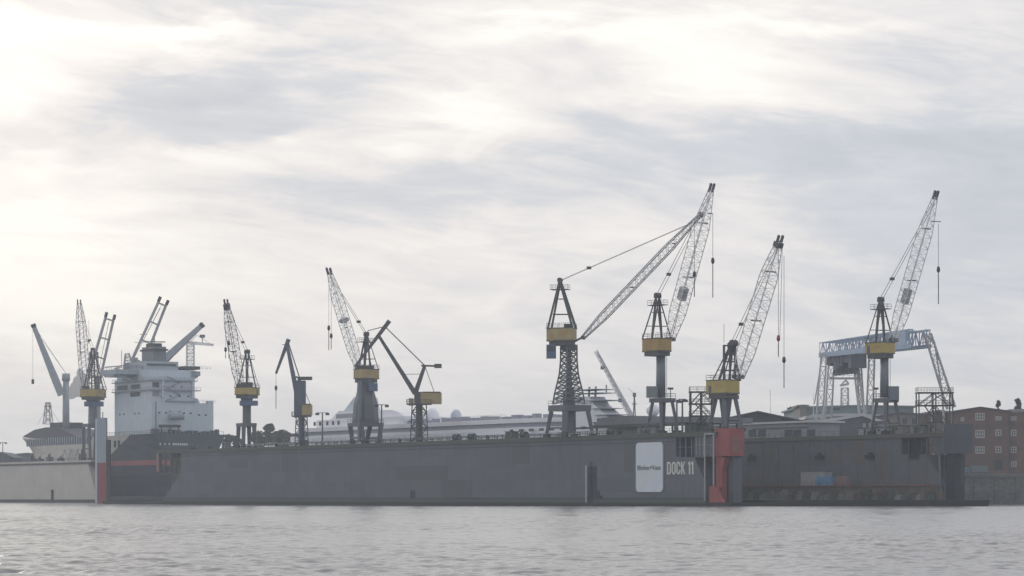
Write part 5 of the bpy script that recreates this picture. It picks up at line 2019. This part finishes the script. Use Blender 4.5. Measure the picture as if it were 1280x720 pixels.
MB().cyl((l2(804), -3, z2(533)), (l2(804), -3, z2(520)), .5, .7, 8).build('pedestal', 'yacht_grey', y2)

# long flat weather cover over the work area
tc_ = thing('weather_cover', F(S(820, 20), 20, 0), 'long flat grey roof cover over the dock behind the ochre crane', 'work shelter', None, DA)
sc0 = S(820, 20)
D3 = F(sc0, 20).y
z3 = lambda py: CH + (HY - py) / FPX * D3
MB().profile([(S(765, 20) - sc0, z3(530)), (S(884, 20) - sc0, z3(531)), (S(884, 20) - sc0, z3(524)), (S(800, 20) - sc0, z3(519)), (S(775, 20) - sc0, z3(521))], -6, 14).build('roof', 'grey_tarp', tc_)
m = MB()
for k in range(9):
    x = S(768, 20) - sc0 + k * 7
    if x < S(882, 20) - sc0:
        m.bar((x, -5.5, 1.4), (x, -5.5, z3(530)), .4)
        m.bar((x, 13.5, 1.4), (x, 13.5, z3(530)), .4)
m.build('post', 'crane_grey', tc_)
MB().box(S(766, 20) - sc0, S(883, 20) - sc0, -6.2, -6.0, z3(534), z3(530.2)).build('eave_beam', 'dock_deck', tc_)


# ------------------------------------------------------------------ buildings behind
def hall(px0, px1, eave0, eave1, apex, D, depth, wall, roofm, label, name='hall', z0=9.0, over=1.0, apex_frac=None, windows=()):
    """gabled hall: gable end to the camera. eaves and apex in photo rows"""
    c = P((px0 + px1) / 2, 0, D)
    c.z = z0
    r = thing(name, c, label, 'building')
    x0, x1, xa = P(px0, 0, D).x - c.x, P(px1, 0, D).x - c.x, P(apex[0], 0, D).x - c.x
    e0, e1, za = P(0, eave0, D).z - z0, P(0, eave1, D).z - z0, P(0, apex[1], D).z - z0
    MB().profile([(x0, 0), (x1, 0), (x1, e1 - .3), (xa, za - .3), (x0, e0 - .3)], 0, depth).build('wall', wall, r)
    m = MB()
    tk = .45 if roofm != 'roof_pale' else .85
    m.profile([(x0 - over, e0 - .3 - .1 - (tk - .45)), (xa, za - .28 - (tk - .45)), (x1 + over, e1 - .3 - .1 - (tk - .45)), (x1 + over, e1 + .25), (xa, za + .25), (x0 - over, e0 + .25)], -.6, depth + .6)
    m.build('roof', roofm, r)
    for wx0, wy0, wx1, wy1 in windows:
        a, b2 = P(wx0, wy1, D), P(wx1, wy0, D)
        MB().box(a.x - c.x, b2.x - c.x, -.08, .1, a.z - z0, b2.z - z0).build('window', 'glass', r)
    return r


hall(893, 1012, 527, 529, (947, 514.5), 880, 60, 'roof_dark', 'roof_dark', 'hall with a broad dark gable above the red dock end', 'gable_hall')
hall(1008, 1100, 530, 527, (1078, 517.5), 870, 50, 'clad_dark', 'roof_pale', 'dark hall with a pale sloping roof edge left of the right tower crane', 'gable_hall')
r = hall(1020, 1098, 519, 519, (1060, 517.5), 985, 40, 'clad', 'roof_pale', 'pale roofed hall peeking out behind the dark hall', 'gable_hall')
# long pale workshop in front
c = F(S(925, 66), 66, 9)
r = thing('workshop', c, 'long pale grey workshop with small dark windows behind the far dock wall', 'building', None, DA)
Lw = S(1012, 66) - S(925, 66)
zt_w = ZP(530, S(960, 66), 66)
MB().box(-12, Lw, 0, 10, -9, zt_w - 9).build('wall', 'clad', r)
MB().box(-13, Lw + 1, -.6, 11, zt_w - 9, zt_w - 8.5).build('roof', 'roof_pale', r)
for px in (936, 948, 981, 992, 1009):
    s_ = S(px, 66) - S(925, 66)
    zc = ZP(541, S(px, 66), 66) - 9
    f = MB().box(s_, s_ + 3.2, -.12, .1, zc - .8, zc + .8).build('window', 'glass', r)
    MB().box(s_ - .2, s_ + 3.4, -.2, .05, zc - 1.05, zc - .8).build('sill', 'clad_dark', f)
MB().box(S(940, 66) - S(925, 66), S(1012, 66) - S(925, 66), -.25, -.004, ZP(536, S(960, 66), 66) - 9, ZP(535, S(960, 66), 66) - 9).build('gutter', 'clad_dark', r)

hall(1000, 1142, 509, 508, (1071, 507), 1020, 60, 'teal', 'teal', 'long flat teal hall under the gantry crane', 'flat_hall', windows=((1040, 510.5, 1050, 512.5),))
hall(1000, 1008, 507, 507, (1004, 506.5), 1010, 20, 'render', 'render', 'small beige block at the left end of the teal hall', 'annex_building')
hall(1010, 1028, 521, 521, (1019, 519.5), 960, 20, 'roof_pale', 'roof_pale', 'small pale roofed shed in front of the teal hall', 'shed')
hall(1098, 1150, 521, 518, (1125, 516), 890, 30, 'render', 'clad_dark', 'dull brown workshop behind the right tower crane', 'brown_workshop', windows=((1128, 523, 1134, 530), (1140, 523, 1146, 530), (1106, 524, 1112, 530)))
hall(1145, 1196, 519, 516, (1172, 513), 935, 30, 'brick', 'clad', 'reddish workshop behind the right stair tower', 'brown_workshop', windows=((1156, 522, 1162, 528), (1170, 522, 1176, 528)))

# brick building at the right edge
BD = 925.0
c = P(1225, 0, BD)
c.z = 9.0
bb = thing('brick_building', c, 'four storey dark red brick building with white windows at the right edge', 'building')
lx = lambda px: P(px, 0, BD).x - c.x
lz = lambda py: P(0, py, BD).z - 9.0
MB().profile([(lx(1190), 0), (lx(1263), 0), (lx(1263), lz(514.5)), (lx(1225), lz(509.5)), (lx(1190), lz(515))], 0, 40).build('wall', 'brick', bb)
MB().profile([(lx(1189), lz(515.6)), (lx(1225), lz(509.9)), (lx(1264), lz(514.9)), (lx(1264), lz(513.6)), (lx(1225), lz(508.2)), (lx(1189), lz(513.8))], -.7, 41).build('roof', 'clad_dark', bb)
MB().box(lx(1263) + .01, lx(1330), 1.5, 40, 0, lz(515)).build('wing_wall', 'brick', bb)
MB().profile([(lx(1262), lz(515)), (lx(1331), lz(515)), (lx(1331), lz(510)), (lx(1262), lz(511.5))], 1.0, 40.5).build('wing_roof', 'clad', bb)
MB().box(lx(1262.3), lx(1263.2), -.35, -.004, 0, lz(515)).build('downpipe', 'clad_dark', bb)
for py in (532, 554, 576):
    MB().box(lx(1190), lx(1262), -.12, -.003, lz(py), lz(py - .7)).build('string_course', 'clad_dark', bb)


def window(px, py, wpx, hpx, y=0.0, mull=2):
    x0, x1, z0, z1 = lx(px - wpx / 2), lx(px + wpx / 2), lz(py + hpx / 2), lz(py - hpx / 2)
    f = MB()
    fw = .32
    f.box(x0, x1, y - .12, y + .05, z0, z0 + fw).box(x0, x1, y - .12, y + .05, z1 - fw, z1)
    f.box(x0, x0 + fw, y - .12, y + .05, z0 + fw, z1 - fw).box(x1 - fw, x1, y - .12, y + .05, z0 + fw, z1 - fw)
    for k in range(1, mull + 1):
        xm = x0 + (x1 - x0) * k / (mull + 1)
        f.box(xm - .16, xm + .16, y - .12, y + .05, z0 + fw, z1 - fw)
    zm = z0 + (z1 - z0) * .5
    f.box(x0 + fw, x1 - fw, y - .11, y + .04, zm - .12, zm + .12)
    w_ = f.build('window', 'frame', bb)
    MB().box(x0 + .05, x1 - .05, y - .05, y + .02, z0 + .05, z1 - .05).build('pane', 'glass', w_)


for py, h in ((521, 9), (542.5, 10), (562.5, 9)):
    window(1225, py, 11.5, h, 0, 3)
for py, h in ((523, 5), (541, 8), (562, 8)):
    window(1248, py, 7.5, h, 0, 1)
    window(1268, py, 7.0, h, 1.5, 1)
    window(1288, py, 7.0, h, 1.5, 1)
window(1203, 524, 4, 5, 0, 0)
window(1268, 580, 7, 7, 1.5, 1)
MB().box(lx(1243), lx(1253), -.1, .05, lz(587), lz(576)).build('door', 'dark_metal', bb)

# things on the quay
r = thing('parked_truck', P(1222, 0, 906.5), 'teal covered truck parked at the foot of the brick building', 'truck')
r.location.z = 9.4
r.location.y = 912
MB().box(-1.5, 4.2, -1.2, 1.2, .9, 3.2).build('load_cover', 'teal', r)
MB().profile([(-3.6, .7), (-1.7, .7), (-1.7, 2.7), (-2.9, 2.7), (-3.6, 1.8)], -1.1, 1.1).build('cab', 'crane_blue', r)
MB().box(-3.5, 4.1, -.9, .9, .55, .88).build('chassis', 'dark_metal', r)
for x in (-2.7, 1.9, 3.1):
    for y in (-1.05, 1.05):
        MB().cyl((x, y - .15, .5), (x, y + .15, .5), .5, .5, 14).build('wheel', 'black', r)
r = thing('quay_fence', P(1240, 0, 904), 'low pale parapet running along the quay edge before the brick building', 'fence')
r.location.z = 9.41
m = MB()
m.box(-22, 40, -.2, .2, .02, .55)
m.build('parapet', 'conc', r)
m = MB()
m.railing([(-22, 0, .55), (40, 0, .55)], .9, 2.5, .07)
m.build('railing', 'crane_grey', r)

# buildings far left
hall(-20, 14, 570, 572, (2, 565.5), 1440, 30, 'clad_dark', 'clad_dark', 'small dark gabled shed at the left edge behind the pale dock', 'shed')
hall(13, 48, 568.5, 567, (33, 566.5), 1500, 40, 'teal', 'clad', 'low teal grey hall behind the pale dock below the ship bow', 'flat_hall')


# ------------------------------------------------------------------ trees
def tree(px, ytop, ybot_crown, wpx, D, z0, label, seed, name='broadleaf_tree', group='trees behind the docks', n=900):
    rnd = random.Random(seed)
    c = P(px, 0, D)
    c.z = z0
    r = thing(name, c, label, 'tree', group)
    zt_, zc0 = P(0, ytop, D).z - z0, P(0, ybot_crown, D).z - z0
    hw = wpx / FPX * D / 2
    m = MB()
    top_tr = zc0 + (zt_ - zc0) * .6
    m.cyl((0, 0, 0), (0, 0, top_tr), .035 * zt_ * .6, .12, 8)
    lobes = []
    for k in range(7):
        a = rnd.random() * 6.28
        rr_ = rnd.random() ** .5 * hw * .62
        zz_ = zc0 + (zt_ - zc0) * (.22 + .62 * rnd.random())
        p = Vector((math.cos(a) * rr_, math.sin(a) * rr_, zz_))
        lobes.append((p, hw * (.28 + .25 * rnd.random())))
        m.bar((0, 0, zc0 * .7 + .3 * zz_), p, .22, .22, .08)
    lobes.append((Vector((0, 0, zt_ - (zt_ - zc0) * .2)), hw * .34))
    m.build('trunk', 'tree_trunk', r)
    lf_ = MB()
    for k in range(n):
        p, q = lobes[rnd.randrange(len(lobes))]
        v = Vector((rnd.gauss(0, 1), rnd.gauss(0, 1), rnd.gauss(0, 1))).normalized() * q * (.35 + .75 * rnd.random() ** .6)
        v.z *= .8
        cpt = p + v
        s_ = .28 + .34 * rnd.random()
        a = Vector((rnd.gauss(0, 1), rnd.gauss(0, 1), rnd.gauss(0, 1))).normalized()
        b2 = a.cross(Vector((rnd.gauss(0, 1), rnd.gauss(0, 1), rnd.gauss(0, 1)))).normalized()
        lf_.add([cpt - a * s_ - b2 * s_ * .6, cpt + a * s_ - b2 * s_ * .6, cpt + a * s_ * .8 + b2 * s_ * .7, cpt - a * s_ * .7 + b2 * s_ * .6], [(0, 1, 2, 3)])
    lf_.build('crown', 'leaf', r)


TL = [(336, 527, 556, 16, 1330, 'slender tree standing tallest of the clump right of the slim column crane'),
      (322, 539, 575, 34, 1340, 'round tree just right of the slim column crane portal'),
      (346, 536, 575, 32, 1345, 'tree filling the gap between the tall slender tree and the blue crane'),
      (360, 538, 575, 34, 1350, 'tree at the left foot of the blue double link crane'),
      (292, 541, 575, 26, 1350, 'tree left of the slim column crane portal'),
      (386, 536, 575, 30, 1360, 'tree mostly hidden behind the blue double link crane base')]
for k, (px, yt, yb, wp, D, lab) in enumerate(TL):
    tree(px, yt, yb, wp, D, 9.0, lab, 20 + k, n=2200)
tree(1248, 498, 520, 6, 975, 9.0, 'small narrow tree rising above the brick building roof', 41, n=500)
tree(1272, 496, 518, 13, 975, 9.0, 'spreading tree rising above the right end of the brick building', 42, n=700)
tree(988, 508, 520, 8, 1180, 9.0, 'small tree above the roofs between the gable hall and the teal hall', 43, n=400)

# ------------------------------------------------------------------ smoke and haze
def volume_mat(name, col, dens, aniso=0.2):
    m = bpy.data.materials.new(name)
    m.use_nodes = True
    nt = m.node_tree
    for n in list(nt.nodes):
        nt.nodes.remove(n)
    v = nt.nodes.new('ShaderNodeVolumePrincipled')
    v.inputs['Color'].default_value = (*col, 1)
    v.inputs['Density'].default_value = dens
    v.inputs['Anisotropy'].default_value = aniso
    out = nt.nodes.new('ShaderNodeOutputMaterial')
    nt.links.new(v.outputs[0], out.inputs['Volume'])
    return m


hz = MB()
hz.box(-2500, 2500, -80, 3990, -5, 120)
ho = hz.build('haze', volume_mat('haze_air', (0.86, 0.93, 1.0), 0.00018, 0.15))
tag(ho, 'thin pale haze over the harbour', None, None, 'stuff')

# faint steam drifting beside the bow crane of the cargo ship
st = MB((P(93, 486, 1240)))
for px, py, rx, rz_ in ((89, 493, 2.6, 2.2), (93, 489, 3.4, 2.8), (98, 487, 3.6, 3.4), (103, 489, 3.0, 2.6), (101, 481, 2.8, 3.2), (97, 477, 2.2, 2.6), (104, 474, 2.0, 2.8), (95, 483, 2.6, 2.4), (100, 467, 1.6, 2.4)):
    st.ball(P(px, py, 1240), rx, 16, 12, rz_ / rx)
so = st.build('steam', volume_mat('steam_vapour', (0.97, 0.97, 1.0), 0.0026, 0.7))
so.location = st.o
tag(so, 'faint pale steam drifting beside the tall grey bow crane', None, None, 'stuff')
